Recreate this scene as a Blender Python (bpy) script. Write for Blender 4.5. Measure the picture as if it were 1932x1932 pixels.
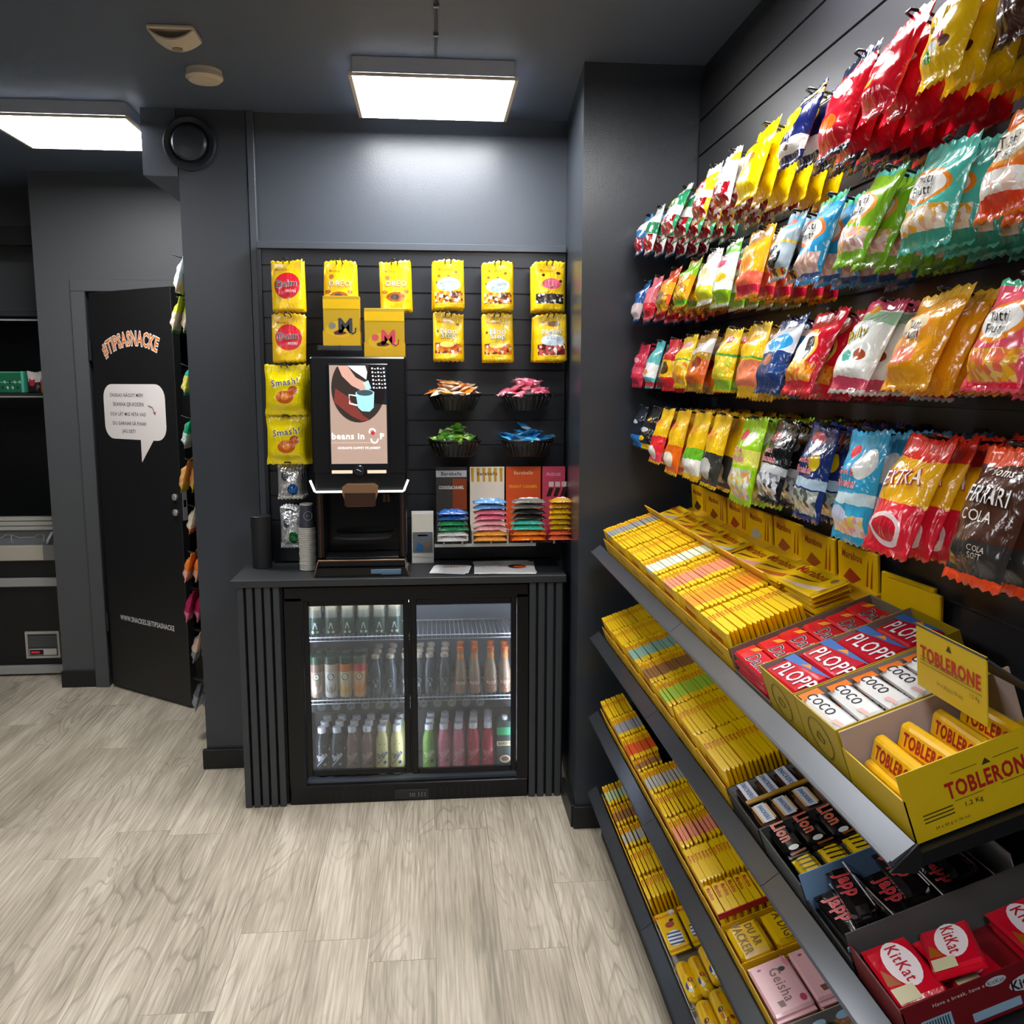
import bpy, math, random
from math import sin, cos, pi, radians
from mathutils import Vector, Matrix
for o in list(bpy.data.objects): bpy.data.objects.remove(o)
SC = bpy.context.scene
COL = SC.collection
rnd = random.Random(7)

# ------------------------------------------------------------------ camera
cam = bpy.data.cameras.new('camera'); co = bpy.data.objects.new('camera', cam); COL.objects.link(co)
cam.sensor_width = 36; cam.lens = 36*1690/1932; cam.clip_start = 0.02
CZ = 1.62
YAW, PITCH, ROLL = .091, .1428, .0018
fw = Vector((sin(YAW)*cos(PITCH), cos(YAW)*cos(PITCH), -sin(PITCH)))
r0 = Vector((cos(YAW), -sin(YAW), 0)); u0 = r0.cross(fw)
rr = r0*cos(ROLL)+u0*sin(ROLL); uu = -r0*sin(ROLL)+u0*cos(ROLL)
co.matrix_world = Matrix(((rr.x, uu.x, -fw.x, 0), (rr.y, uu.y, -fw.y, 0), (rr.z, uu.z, -fw.z, CZ), (0, 0, 0, 1)))
SC.camera = co
# ------------------------------------------------------------------ world, exposure
w = bpy.data.worlds.new('world'); SC.world = w; w.use_nodes = True
w.node_tree.nodes['Background'].inputs[0].default_value = (.5, .6, .8, 1)
w.node_tree.nodes['Background'].inputs[1].default_value = .02
SC.view_settings.view_transform = 'Standard'; SC.view_settings.look = 'None'
SC.view_settings.gamma = 1; SC.view_settings.use_curve_mapping = False
SC.view_settings.exposure = 1.0
PANEL = 16.0      # emission of the ceiling panels

# ------------------------------------------------------------------ materials
def lin(c):
    if isinstance(c, str):
        c = c.lstrip('#'); c = tuple(int(c[i:i+2], 16)/255 for i in (0, 2, 4))
    return tuple((x/12.92 if x <= .04045 else ((x+.055)/1.055)**2.4) for x in c)+(1,)
_m = {}
def mat(c, rough=.4, metal=0, emit=0, coat=0, bump=0, bscale=60, name=None, spec=.5, var=0):
    k = (c, rough, metal, emit, coat, bump, bscale, spec, var)
    if k in _m: return _m[k]
    m = bpy.data.materials.new(name or 'paint_'+str(c).strip('#')); m.use_nodes = True
    nt = m.node_tree; b = nt.nodes['Principled BSDF']
    b.inputs['Base Color'].default_value = lin(c); b.inputs['Roughness'].default_value = rough
    b.inputs['Metallic'].default_value = metal; b.inputs['Coat Weight'].default_value = coat
    b.inputs['Specular IOR Level'].default_value = spec
    if emit:
        b.inputs['Emission Color'].default_value = lin(c); b.inputs['Emission Strength'].default_value = emit
    if bump or var:
        tc = nt.nodes.new('ShaderNodeTexCoord'); n = nt.nodes.new('ShaderNodeTexNoise'); n.inputs['Scale'].default_value = bscale
        n.inputs['Detail'].default_value = 3; nt.links.new(tc.outputs['Object'], n.inputs['Vector'])
        if bump:
            bp = nt.nodes.new('ShaderNodeBump'); bp.inputs['Strength'].default_value = bump; bp.inputs['Distance'].default_value = .004
            nt.links.new(n.outputs['Fac'], bp.inputs['Height']); nt.links.new(bp.outputs['Normal'], b.inputs['Normal'])
        if var:
            hs = nt.nodes.new('ShaderNodeHueSaturation'); hs.inputs['Color'].default_value = lin(c)
            mr = nt.nodes.new('ShaderNodeMapRange'); mr.inputs['To Min'].default_value = 1-var; mr.inputs['To Max'].default_value = 1+var
            nt.links.new(n.outputs['Fac'], mr.inputs['Value']); nt.links.new(mr.outputs[0], hs.inputs['Value']); nt.links.new(hs.outputs[0], b.inputs['Base Color'])
    _m[k] = m; return m

def packmat(key, base, bands=(), ells=(), candy=None, rough=.2, crinkle=.6, metal=0, csc=30):
    """wrapper film: printed bands and ovals in UV, a window showing sweets, creased foil bump"""
    k = ('pack', key)
    if k in _m: return _m[k]
    m = bpy.data.materials.new('wrapper_film'); m.use_nodes = True; nt = m.node_tree; N = nt.nodes; Lk = nt.links.new
    b = N['Principled BSDF']; b.inputs['Roughness'].default_value = rough; b.inputs['Coat Weight'].default_value = .25; b.inputs['Metallic'].default_value = metal
    b.inputs['Coat Roughness'].default_value = .08
    uv = N.new('ShaderNodeUVMap'); uv.uv_map = 'UVMap'; sp = N.new('ShaderNodeSeparateXYZ'); Lk(uv.outputs[0], sp.inputs[0])
    def mth(op, a, bb=None):
        n = N.new('ShaderNodeMath'); n.operation = op
        for i, v in enumerate((a, bb)):
            if v is None: continue
            if isinstance(v, (int, float)): n.inputs[i].default_value = v
            else: Lk(v, n.inputs[i])
        return n.outputs[0]
    def mix(f, a, c):
        n = N.new('ShaderNodeMix'); n.data_type = 'RGBA'; Lk(f, n.inputs[0])
        if isinstance(a, tuple): n.inputs[6].default_value = a
        else: Lk(a, n.inputs[6])
        if isinstance(c, tuple): n.inputs[7].default_value = c
        else: Lk(c, n.inputs[7])
        return n.outputs[2]
    cur = lin(base); U, V = sp.outputs[0], sp.outputs[1]
    ns = N.new('ShaderNodeTexNoise'); ns.inputs['Scale'].default_value = 5; Lk(uv.outputs[0], ns.inputs['Vector'])
    Vw = mth('ADD', V, mth('MULTIPLY', mth('SUBTRACT', ns.outputs['Fac'], .5), .05))
    if candy:
        v0, v1, cols = candy
        vo = N.new('ShaderNodeTexVoronoi'); vo.inputs['Scale'].default_value = csc; Lk(uv.outputs[0], vo.inputs['Vector'])
        mp = N.new('ShaderNodeMapping'); mp.inputs['Scale'].default_value = (.35, .6, 1); Lk(uv.outputs[0], mp.inputs['Vector']); Lk(mp.outputs[0], vo.inputs['Vector'])
        cs = N.new('ShaderNodeSeparateColor'); Lk(vo.outputs['Color'], cs.inputs[0])
        rp = N.new('ShaderNodeValToRGB'); rp.color_ramp.interpolation = 'CONSTANT'
        el = rp.color_ramp.elements
        while len(el) < len(cols): el.new(.5)
        for i, c in enumerate(cols): el[i].position = i/len(cols); el[i].color = lin(c)
        Lk(cs.outputs[0], rp.inputs[0])
        f = mth('MULTIPLY', mth('GREATER_THAN', Vw, v0), mth('LESS_THAN', Vw, v1))
        f = mth('MULTIPLY', f, mth('LESS_THAN', mth('ABSOLUTE', mth('SUBTRACT', U, .5)), .44))
        cur = mix(f, cur, rp.outputs[0])
    for v0, v1, c in bands:
        f = mth('MULTIPLY', mth('GREATER_THAN', Vw, v0), mth('LESS_THAN', Vw, v1)); cur = mix(f, cur, lin(c))
    for cu, cv, ru, rv, c in ells:
        d = mth('ADD', mth('POWER', mth('DIVIDE', mth('SUBTRACT', U, cu), ru), 2), mth('POWER', mth('DIVIDE', mth('SUBTRACT', V, cv), rv), 2))
        cur = mix(mth('LESS_THAN', d, 1), cur, lin(c))
    if isinstance(cur, tuple): b.inputs['Base Color'].default_value = cur
    else: Lk(cur, b.inputs['Base Color'])
    tc = N.new('ShaderNodeTexCoord'); n2 = N.new('ShaderNodeTexNoise'); n2.inputs['Scale'].default_value = 38; n2.inputs['Detail'].default_value = 2; n2.inputs['Distortion'].default_value = 1.5
    mp2 = N.new('ShaderNodeMapping'); mp2.inputs['Scale'].default_value = (1, 1, .45); Lk(tc.outputs['Object'], mp2.inputs['Vector']); Lk(mp2.outputs[0], n2.inputs['Vector'])
    bp = N.new('ShaderNodeBump'); bp.inputs['Strength'].default_value = crinkle; bp.inputs['Distance'].default_value = .008
    Lk(n2.outputs['Fac'], bp.inputs['Height']); Lk(bp.outputs['Normal'], b.inputs['Normal'])
    _m[k] = m; return m

def glassmat(tint=(.9, .93, .95), haze=.1, hcol=(.75, .78, .8), gloss=.05, name='glass_pane'):
    m = bpy.data.materials.new(name); m.use_nodes = True; nt = m.node_tree; N = nt.nodes; Lk = nt.links.new
    N.remove(N['Principled BSDF']); out = [n for n in N if n.type == 'OUTPUT_MATERIAL'][0]
    t = N.new('ShaderNodeBsdfTransparent'); t.inputs[0].default_value = (*tint, 1)
    d = N.new('ShaderNodeBsdfDiffuse'); d.inputs[0].default_value = (*hcol, 1)
    g = N.new('ShaderNodeBsdfGlossy'); g.inputs['Roughness'].default_value = .02; g.inputs[0].default_value = (1, 1, 1, 1)
    m1 = N.new('ShaderNodeMixShader'); m1.inputs[0].default_value = haze; Lk(t.outputs[0], m1.inputs[1]); Lk(d.outputs[0], m1.inputs[2])
    fr = N.new('ShaderNodeFresnel'); fr.inputs[0].default_value = 1.45
    m2 = N.new('ShaderNodeMixShader'); Lk(fr.outputs[0], m2.inputs[0]); Lk(m1.outputs[0], m2.inputs[1]); Lk(g.outputs[0], m2.inputs[2])
    Lk(m2.outputs[0], out.inputs[0]); return m

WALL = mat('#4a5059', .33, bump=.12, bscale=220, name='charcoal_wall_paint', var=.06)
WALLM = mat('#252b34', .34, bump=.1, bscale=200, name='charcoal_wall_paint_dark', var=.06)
CEIL = mat('#566175', .55, bump=.15, bscale=260, name='charcoal_ceiling_paint', var=.05)
SLAT = mat('#23262c', .36, bump=.05, bscale=150, name='slatwall_laminate')
SLATR = mat('#25252a', .36, spec=.9, bump=.05, bscale=150, name='slatwall_laminate_black')
BLACK = mat('#0b0c0e', .25, name='black_gloss_plastic'); DARK = mat('#111214', .5, name='black_matt_plastic')
WIRE = mat('#0c0c0d', .3, metal=.3, name='black_wire'); METAL = mat('#8d9096', .25, metal=.9, name='brushed_steel')
ALU = mat('#b9b6af', .35, metal=.25, name='aluminium_profile'); WHITE = mat('#f2f2f0', .4, name='white_plastic')
RAIL = mat('#54575c', .2, metal=.6, name='grey_price_rail'); SHELF = mat('#101114', .4, name='black_shelf_steel')
YEL = mat('#f2c500', .35, name='yellow_wrapper', var=.04); CARD = mat('#d9ab05', .55, name='yellow_cardboard', var=.05)
RED = mat('#c3281c', .4, name='red_print'); KRAFT = mat('#8a7a66', .8, name='grey_brown_cardboard', var=.06)
GREYCARD = mat('#9c9a98', .8, name='grey_cardboard', var=.04); CLEAR = glassmat((.95, .96, .97), .03, name='clear_acrylic')
PRINTBROWN = mat('#8f3d08', .5, name='brown_print')

# ------------------------------------------------------------------ mesh helpers
_txt = {}
def _tg(s, off):
    c = bpy.data.curves.new('t', 'FONT'); c.body = s; c.resolution_u = 2; c.offset = off; c.size = 1; c.space_character = 1.1
    o = bpy.data.objects.new('t', c); COL.objects.link(o)
    dg = bpy.context.evaluated_depsgraph_get(); dg.update()
    me = o.evaluated_get(dg).to_mesh()
    vs = [(v.co.x, v.co.y) for v in me.vertices]; fs = [tuple(p.vertices) for p in me.polygons]
    o.evaluated_get(dg).to_mesh_clear(); bpy.data.objects.remove(o); bpy.data.curves.remove(c)
    return vs, fs
def textgeo(s, off=0.0):
    k = (s, off)
    if k in _txt: return _txt[k]
    if (s, 'b') not in _txt:
        v0, _ = _tg(s, 0); _txt[s, 'b'] = (min(v[0] for v in v0), max(v[0] for v in v0), min(v[1] for v in v0), max(v[1] for v in v0))
    x0, x1, y0, y1 = _txt[s, 'b']; vs, fs = _tg(s, off)
    W, H = x1-x0, y1-y0
    vs = [((x-(x0+x1)/2)/H, (y-(y0+y1)/2)/H) for x, y in vs]
    _txt[k] = (vs, fs, W/H); return _txt[k]

class MB:
    def __init__(s): s.v = []; s.f = []; s.m = []; s.u = []; s.s = []; s.mats = []
    def mi(s, m):
        if m not in s.mats: s.mats.append(m)
        return s.mats.index(m)
    def add(s, vs, fs, m, uvs=None, smooth=False):
        n = len(s.v); s.v += [tuple(v) for v in vs]; k = s.mi(m)
        for f in fs:
            s.f.append(tuple(n+i for i in f)); s.m.append(k); s.s.append(smooth)
            s.u += [uvs[i] for i in f] if uvs else [(0, 0)]*len(f)
        return s
    def box(s, a, b, m, c=0):
        x0, y0, z0 = (min(a[i], b[i]) for i in range(3)); x1, y1, z1 = (max(a[i], b[i]) for i in range(3))
        if c <= 0:
            vs = [(x, y, z) for x in (x0, x1) for y in (y0, y1) for z in (z0, z1)]
            return s.add(vs, [(0, 1, 3, 2), (4, 6, 7, 5), (0, 4, 5, 1), (2, 3, 7, 6), (0, 2, 6, 4), (1, 5, 7, 3)], m)
        c = min(c, (x1-x0)/2.01, (y1-y0)/2.01, (z1-z0)/2.01)
        vs = []; idx = {}
        for i, x in enumerate((x0, x1)):
            for j, y in enumerate((y0, y1)):
                for k, z in enumerate((z0, z1)):
                    sx, sy, sz = (1 if i == 0 else -1), (1 if j == 0 else -1), (1 if k == 0 else -1)
                    idx[i, j, k, 0] = len(vs); vs.append((x, y+sy*c, z+sz*c))
                    idx[i, j, k, 1] = len(vs); vs.append((x+sx*c, y, z+sz*c))
                    idx[i, j, k, 2] = len(vs); vs.append((x+sx*c, y+sy*c, z))
        F = []
        for i in (0, 1): F.append([idx[i, 0, 0, 0], idx[i, 0, 1, 0], idx[i, 1, 1, 0], idx[i, 1, 0, 0]][::(1 if i == 0 else -1)])
        for j in (0, 1): F.append([idx[0, j, 0, 1], idx[1, j, 0, 1], idx[1, j, 1, 1], idx[0, j, 1, 1]][::(1 if j == 0 else -1)])
        for k in (0, 1): F.append([idx[0, 0, k, 2], idx[0, 1, k, 2], idx[1, 1, k, 2], idx[1, 0, k, 2]][::(1 if k == 0 else -1)])
        for i in (0, 1):
            for j in (0, 1):
                F.append([idx[i, j, 0, 0], idx[i, j, 0, 1], idx[i, j, 1, 1], idx[i, j, 1, 0]])
                F.append([idx[i, 0, j, 0], idx[i, 0, j, 2], idx[i, 1, j, 2], idx[i, 1, j, 0]])
                F.append([idx[0, i, j, 1], idx[0, i, j, 2], idx[1, i, j, 2], idx[1, i, j, 1]])
                for k in (0, 1): F.append([idx[i, j, k, 0], idx[i, j, k, 1], idx[i, j, k, 2]])
        return s.add(vs, F, m)
    def tube(s, pts, r, m, n=6, closed=False):
        P = [Vector(p) for p in pts]; L = len(P); rings = []
        up = Vector((0, 0, 1))
        for i, p in enumerate(P):
            a = P[(i-1) % L] if (closed or i > 0) else p; b = P[(i+1) % L] if (closed or i < L-1) else p
            t = (b-a).normalized(); q = up if abs(t.dot(up)) < .95 else Vector((1, 0, 0))
            e = t.cross(q).normalized(); g = t.cross(e)
            rings.append([p+(e*cos(2*pi*k/n)+g*sin(2*pi*k/n))*r for k in range(n)])
        vs = [v for R in rings for v in R]; F = []
        for i in range(L if closed else L-1):
            j = (i+1) % L
            for k in range(n): F.append((i*n+k, i*n+(k+1) % n, j*n+(k+1) % n, j*n+k))
        if not closed: F += [tuple(range(n))[::-1], tuple((L-1)*n+k for k in range(n))]
        return s.add(vs, F, m, smooth=True)
    def lathe(s, prof, m, n=20, c=(0, 0, 0), sx=1, sy=1, caps=True, mats=None):
        vs = []; L = len(prof)
        for r, z in prof:
            for k in range(n): vs.append((c[0]+r*sx*cos(2*pi*k/n), c[1]+r*sy*sin(2*pi*k/n), c[2]+z))
        for i in range(L-1):
            F = [(i*n+k, i*n+(k+1) % n, (i+1)*n+(k+1) % n, (i+1)*n+k) for k in range(n)]
            base = vs
            s.add([vs[q] for q in range(i*n, (i+2)*n)], [tuple(q-i*n for q in f) for f in F], mats[i] if mats else m, smooth=True)
        if caps:
            s.add(vs[:n], [tuple(range(n))[::-1]], mats[0] if mats else m); s.add(vs[-n:], [tuple(range(n))], mats[-1] if mats else m)
        return s
    def prism(s, poly, fn, d0, d1, m, side=None):
        """poly in a plane, fn(x, y, depth) -> point"""
        n = len(poly); vs = [fn(x, y, d0) for x, y in poly]+[fn(x, y, d1) for x, y in poly]
        s.add(vs, [tuple(range(n)), tuple(range(n, 2*n))[::-1]], m)
        return s.add(vs, [(i, i+n, (i+1) % n+n, (i+1) % n) for i in range(n)], side or m)
    def text(s, t, cx, cy, h, fn, m, wmax=None, off=0.0, rot=0, arc=None):
        vs, fs, asp = textgeo(t, off); w = h*asp; kx = 1
        if wmax and w > wmax: kx = wmax/w
        out = []
        for x, y in vs:
            x *= h*kx; y *= h
            if arc: 
                a = x/arc; x, y = (arc+y)*sin(a), (arc+y)*cos(a)-arc
            if rot: x, y = x*cos(rot)-y*sin(rot), x*sin(rot)+y*cos(rot)
            out.append(fn(cx+x, cy+y))
        return s.add(out, fs, m)
    def mesh(s, name):
        me = bpy.data.meshes.new(name); me.from_pydata(s.v, [], s.f)
        for m in s.mats: me.materials.append(m)
        me.polygons.foreach_set('material_index', s.m); me.polygons.foreach_set('use_smooth', s.s)
        uv = me.uv_layers.new(name='UVMap'); uv.data.foreach_set('uv', [c for p in s.u for c in p])
        me.update(); return me
    def obj(s, name, parent=None, loc=(0, 0, 0), rot=(0, 0, 0), label=None):
        o = bpy.data.objects.new(name, s.mesh(name)); COL.objects.link(o); o.location = loc; o.rotation_euler = rot
        if parent: o.parent = parent
        if label: o['label'] = label
        return o
def tag(o, label, cat, group=None, kind=None):
    o['label'] = label; o['category'] = cat
    if group: o['group'] = group
    if kind: o['kind'] = kind
    return o
def empty(name, label, cat, loc=(0, 0, 0), rot=(0, 0, 0), group=None):
    o = bpy.data.objects.new(name, None); COL.objects.link(o); o.location = loc; o.rotation_euler = rot; o.empty_display_size = .05
    return tag(o, label, cat, group)
def struct(mb, name, label=None):
    o = mb.obj(name); o['kind'] = 'structure'
    if label: o['label'] = label
    return o
def dup(o, loc=None, rot=None, label=None, group=None):
    c = o.copy(); COL.objects.link(c)
    if loc is not None: c.location = loc
    if rot is not None: c.rotation_euler = rot
    if label: c['label'] = label
    if group: c['group'] = group
    for ch in o.children:
        d = ch.copy(); COL.objects.link(d); d.parent = c
        for g in ch.children:
            e = g.copy(); COL.objects.link(e); e.parent = d
    return c
def front(y, off=.0008):        # plane facing -Y
    return lambda a, b: (a, y-off, b)

# ================================================================== SETTING
CE = 2.66
def floormat():
    m = bpy.data.materials.new('oak_laminate_floor'); m.use_nodes = True; nt = m.node_tree; N = nt.nodes; Lk = nt.links.new
    b = N['Principled BSDF']; b.inputs['Roughness'].default_value = .42
    tc = N.new('ShaderNodeTexCoord'); sp = N.new('ShaderNodeSeparateXYZ'); Lk(tc.outputs['Object'], sp.inputs[0])
    cb = N.new('ShaderNodeCombineXYZ'); Lk(sp.outputs[1], cb.inputs[0]); Lk(sp.outputs[0], cb.inputs[1])
    dv = N.new('ShaderNodeMath'); dv.operation = 'DIVIDE'; dv.inputs[1].default_value = .192; Lk(sp.outputs[0], dv.inputs[0])
    fl = N.new('ShaderNodeMath'); fl.operation = 'FLOOR'; Lk(dv.outputs[0], fl.inputs[0])
    wn = N.new('ShaderNodeTexWhiteNoise'); wn.noise_dimensions = '1D'; Lk(fl.outputs[0], wn.inputs['W'])
    sh_ = N.new('ShaderNodeMath'); sh_.operation = 'MULTIPLY_ADD'; Lk(wn.outputs['Value'], sh_.inputs[0]); sh_.inputs[1].default_value = 1.28; Lk(sp.outputs[1], sh_.inputs[2])
    cb2 = N.new('ShaderNodeCombineXYZ'); Lk(sh_.outputs[0], cb2.inputs[0]); Lk(sp.outputs[0], cb2.inputs[1])
    br = N.new('ShaderNodeTexBrick'); Lk(cb2.outputs[0], br.inputs['Vector'])
    br.inputs['Scale'].default_value = 1; br.inputs['Brick Width'].default_value = 1.28; br.inputs['Row Height'].default_value = .192
    br.inputs['Mortar Size'].default_value = .0011; br.inputs['Mortar Smooth'].default_value = .2; br.offset = 0; br.offset_frequency = 2; br.squash = 1
    br.inputs['Color1'].default_value = (0, 0, 0, 1); br.inputs['Color2'].default_value = (1, 1, 1, 1); br.inputs['Mortar'].default_value = (.5, .5, .5, 1)
    ad = N.new('ShaderNodeVectorMath'); ad.operation = 'MULTIPLY_ADD'; Lk(br.outputs['Color'], ad.inputs[0]); ad.inputs[1].default_value = (7, 13, 5)
    Lk(cb.outputs[0], ad.inputs[2])
    # cathedral grain: contour bands of a stretched noise field, with a second finer set
    mp = N.new('ShaderNodeMapping'); mp.inputs['Scale'].default_value = (1.05, 6.5, 1); Lk(ad.outputs[0], mp.inputs['Vector'])
    n1 = N.new('ShaderNodeTexNoise'); n1.inputs['Scale'].default_value = 1.15; n1.inputs['Detail'].default_value = 1.4; n1.inputs['Distortion'].default_value = .7; Lk(mp.outputs[0], n1.inputs['Vector'])
    mu = N.new('ShaderNodeMath'); mu.operation = 'MULTIPLY'; mu.inputs[1].default_value = 14; Lk(n1.outputs['Fac'], mu.inputs[0])
    pp = N.new('ShaderNodeMath'); pp.operation = 'FRACT'; Lk(mu.outputs[0], pp.inputs[0])
    r1 = N.new('ShaderNodeValToRGB'); e = r1.color_ramp.elements; e[0].position = .0; e[0].color = (.46, .46, .46, 1); e[1].position = .28; e[1].color = (0, 0, 0, 1)
    x = e.new(.9); x.color = (0, 0, 0, 1); x = e.new(1.); x.color = (.46, .46, .46, 1); Lk(pp.outputs[0], r1.inputs[0])
    mk = N.new('ShaderNodeTexNoise'); mk.inputs['Scale'].default_value = 1.6; mk.inputs['Detail'].default_value = 2; Lk(ad.outputs[0], mk.inputs['Vector'])
    mr = N.new('ShaderNodeMapRange'); mr.inputs['From Min'].default_value = .42; mr.inputs['From Max'].default_value = .62; Lk(mk.outputs['Fac'], mr.inputs['Value'])
    m2 = N.new('ShaderNodeMath'); m2.operation = 'MULTIPLY'; Lk(r1.outputs[0], m2.inputs[0]); Lk(mr.outputs[0], m2.inputs[1])
    mp3 = N.new('ShaderNodeMapping'); mp3.inputs['Scale'].default_value = (2.2, 60, 1); Lk(ad.outputs[0], mp3.inputs['Vector'])
    n3 = N.new('ShaderNodeTexNoise'); n3.inputs['Scale'].default_value = 2.2; n3.inputs['Detail'].default_value = 6; n3.inputs['Distortion'].default_value = .5; Lk(mp3.outputs[0], n3.inputs['Vector'])
    mp4 = N.new('ShaderNodeMapping'); mp4.inputs['Scale'].default_value = (.7, 5, 1); Lk(ad.outputs[0], mp4.inputs['Vector'])
    n4 = N.new('ShaderNodeTexNoise'); n4.inputs['Scale'].default_value = 1.8; n4.inputs['Detail'].default_value = 4; Lk(mp4.outputs[0], n4.inputs['Vector'])
    av = N.new('ShaderNodeMath'); av.operation = 'ADD'; Lk(n3.outputs['Fac'], av.inputs[0]); Lk(n4.outputs['Fac'], av.inputs[1])
    r3 = N.new('ShaderNodeValToRGB'); e = r3.color_ramp.elements; e[0].position = .34; e[0].color = lin('#948a79'); e[1].position = .62; e[1].color = lin('#d9cebb')
    x = e.new(.5); x.color = lin('#bfb39f')
    h = N.new('ShaderNodeMath'); h.operation = 'MULTIPLY'; h.inputs[1].default_value = .5; Lk(av.outputs[0], h.inputs[0]); Lk(h.outputs[0], r3.inputs[0])
    mx = N.new('ShaderNodeMix'); mx.data_type = 'RGBA'; Lk(m2.outputs[0], mx.inputs[0]); Lk(r3.outputs[0], mx.inputs[6]); mx.inputs[7].default_value = lin('#6d6355')
    hs = N.new('ShaderNodeHueSaturation'); Lk(mx.outputs[2], hs.inputs['Color'])
    cs = N.new('ShaderNodeSeparateColor'); Lk(br.outputs['Color'], cs.inputs[0])
    m5 = N.new('ShaderNodeMapRange'); m5.inputs['To Min'].default_value = .93; m5.inputs['To Max'].default_value = 1.06; Lk(cs.outputs[0], m5.inputs['Value']); Lk(m5.outputs[0], hs.inputs['Value'])
    mm = N.new('ShaderNodeMix'); mm.data_type = 'RGBA'; fm = N.new('ShaderNodeMath'); fm.operation = 'MULTIPLY'; fm.inputs[1].default_value = .55; Lk(br.outputs['Fac'], fm.inputs[0]); Lk(fm.outputs[0], mm.inputs[0])
    Lk(hs.outputs[0], mm.inputs[6]); mm.inputs[7].default_value = lin('#5a5145'); Lk(mm.outputs[2], b.inputs['Base Color'])
    return m
struct(MB().box((-4, -2.5, -.1), (1.1, 6.2, 0), floormat()), 'floor')
struct(MB().box((-4, -2.5, CE), (1.1, 6.2, CE+.1), CEIL), 'ceiling')
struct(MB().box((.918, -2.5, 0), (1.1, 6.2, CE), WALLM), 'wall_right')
struct(MB().box((-4, -2.5, 0), (-3.9, 6.2, CE), WALL), 'wall_left')
struct(MB().box((-3.9, -2.5, 0), (.918, -2.4, CE), WALL), 'wall_front')
struct(MB().box((-.72, 3.74, 0), (.62, 3.86, CE), WALL), 'wall_back')
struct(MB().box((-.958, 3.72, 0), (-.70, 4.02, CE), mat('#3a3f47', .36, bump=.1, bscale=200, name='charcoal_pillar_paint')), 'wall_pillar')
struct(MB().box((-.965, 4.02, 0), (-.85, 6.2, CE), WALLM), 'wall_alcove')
struct(MB().box((-1.09, 3.715, 2.41), (-.96, 4.5, CE-.001), WALL), 'wall_soffit')
# column between the coffee niche and the sweets wall (its niche side is slightly splayed)
c = MB(); P = [(.515, 3.07), (.918, 3.07), (.918, 3.86), (.568, 3.86)]
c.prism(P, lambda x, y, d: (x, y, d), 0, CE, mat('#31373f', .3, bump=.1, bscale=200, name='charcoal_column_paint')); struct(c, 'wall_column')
struct(MB().box((-.697, 3.715, .9), (-.668, 3.74, CE-.001), WALL, .003), 'trim_1')
b = MB().box((.508, 3.055, 0), (.72, 3.07, .085), DARK, .002).box((.50, 3.07, 0), (.514, 3.31, .085), DARK, .002); struct(b, 'baseboard_column')
struct(MB().box((-.972, 3.70, 0), (-.72, 3.72, .085), DARK, .002), 'baseboard_pillar')
# rear wall with the doorway, freezer recess beyond
DW = mat('#4b4d50', .45, bump=.15, bscale=200, name='charcoal_rear_wall', var=.06)
rw = MB().box((-1.975, 4.83, 0), (-1.735, 5.0, CE), DW).box((-1.735, 4.83, 2.09), (-.965, 5.0, CE), DW)
struct(rw, 'wall_rear')
struct(MB().box((-1.985, 5.0, 0), (-1.96, 6.1, CE), DW), 'wall_recess_side')
struct(MB().box((-3.9, 6.0, 0), (-1.985, 6.1, CE), DW).box((-3.9, 5.24, 1.995), (-1.986, 5.30, CE), DW), 'wall_recess_back')
struct(MB().box((-1.74, 5.6, 0), (-.965, 5.65, CE), DARK), 'wall_closet')
struct(MB().box((-3.9, 5.0, 2.325), (-1.986, 5.06, 2.42), DARK), 'trim_2')
struct(MB().box((-1.98, 4.815, 0), (-1.80, 4.83, .09), DARK, .002), 'baseboard_rear')
fr = MB().box((-1.80, 4.805, 0), (-1.73, 4.83, 2.075), DW, .003).box((-1.80, 4.805, 2.075), (-.97, 4.83, 2.135), DW, .003)
struct(fr, 'trim_3')
struct(MB().tube([(.918-.004, 3.07, 2.6), (.918-.004, -2.3, 2.6)], .004, DARK), 'trim_4')

# ================================================================== ceiling things
PANELM = mat('#ffffff', .5, emit=PANEL, name='lit_led_diffuser')
SIDE = mat('#a9b2c2', .5, name='grey_lamp_housing'); WFR = mat('#d8cdb8', .5, name='cream_lamp_frame')
def panel(x0, x1, y0, y1, label, group=None):
    t = empty('ceiling_light', label, 'ceiling light', ((x0+x1)/2, (y0+y1)/2, CE), group=group)
    w, d = (x1-x0)/2, (y1-y0)/2
    MB().box((-w+.012, -d+.004, -.052), (w-.012, d-.01, 0), SIDE, .002).obj('housing', t)
    f = MB()
    for a, b in (((-w, -d), (-w+.012, d)), ((w-.012, -d), (w, d)), ((-w+.012, -d), (w-.012, -d+.004)), ((-w+.012, d-.004), (w-.012, d))):
        f.box((a[0], a[1], -.062), (b[0], b[1], -.052), WFR)
    f.obj('frame', t)
    MB().box((-w+.012, -d+.004, -.0615), (w-.012, d-.004, -.053), PANELM).obj('diffuser', t)
    return t
panel(-.25, .30, 3.08, 3.55, 'square lit ceiling panel above the coffee machine and mini fridge')
panel(-1.665, -1.112, 3.645, 4.13, 'lit ceiling panel left of the pillar with the round vent')
panel(.30, .84, 1.50, 2.04, 'ceiling panel over the middle of the shop, out of the picture', 'ceiling panels out of the picture')
panel(-.25, .30, -.75, -.28, 'ceiling panel over the middle of the shop, out of the picture', 'ceiling panels out of the picture')
panel(-1.9, -1.35, 1.4, 1.87, 'ceiling panel over the middle of the shop, out of the picture', 'ceiling panels out of the picture')
panel(-1.9, -1.35, -.75, -.28, 'ceiling panel over the middle of the shop, out of the picture', 'ceiling panels out of the picture')
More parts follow.
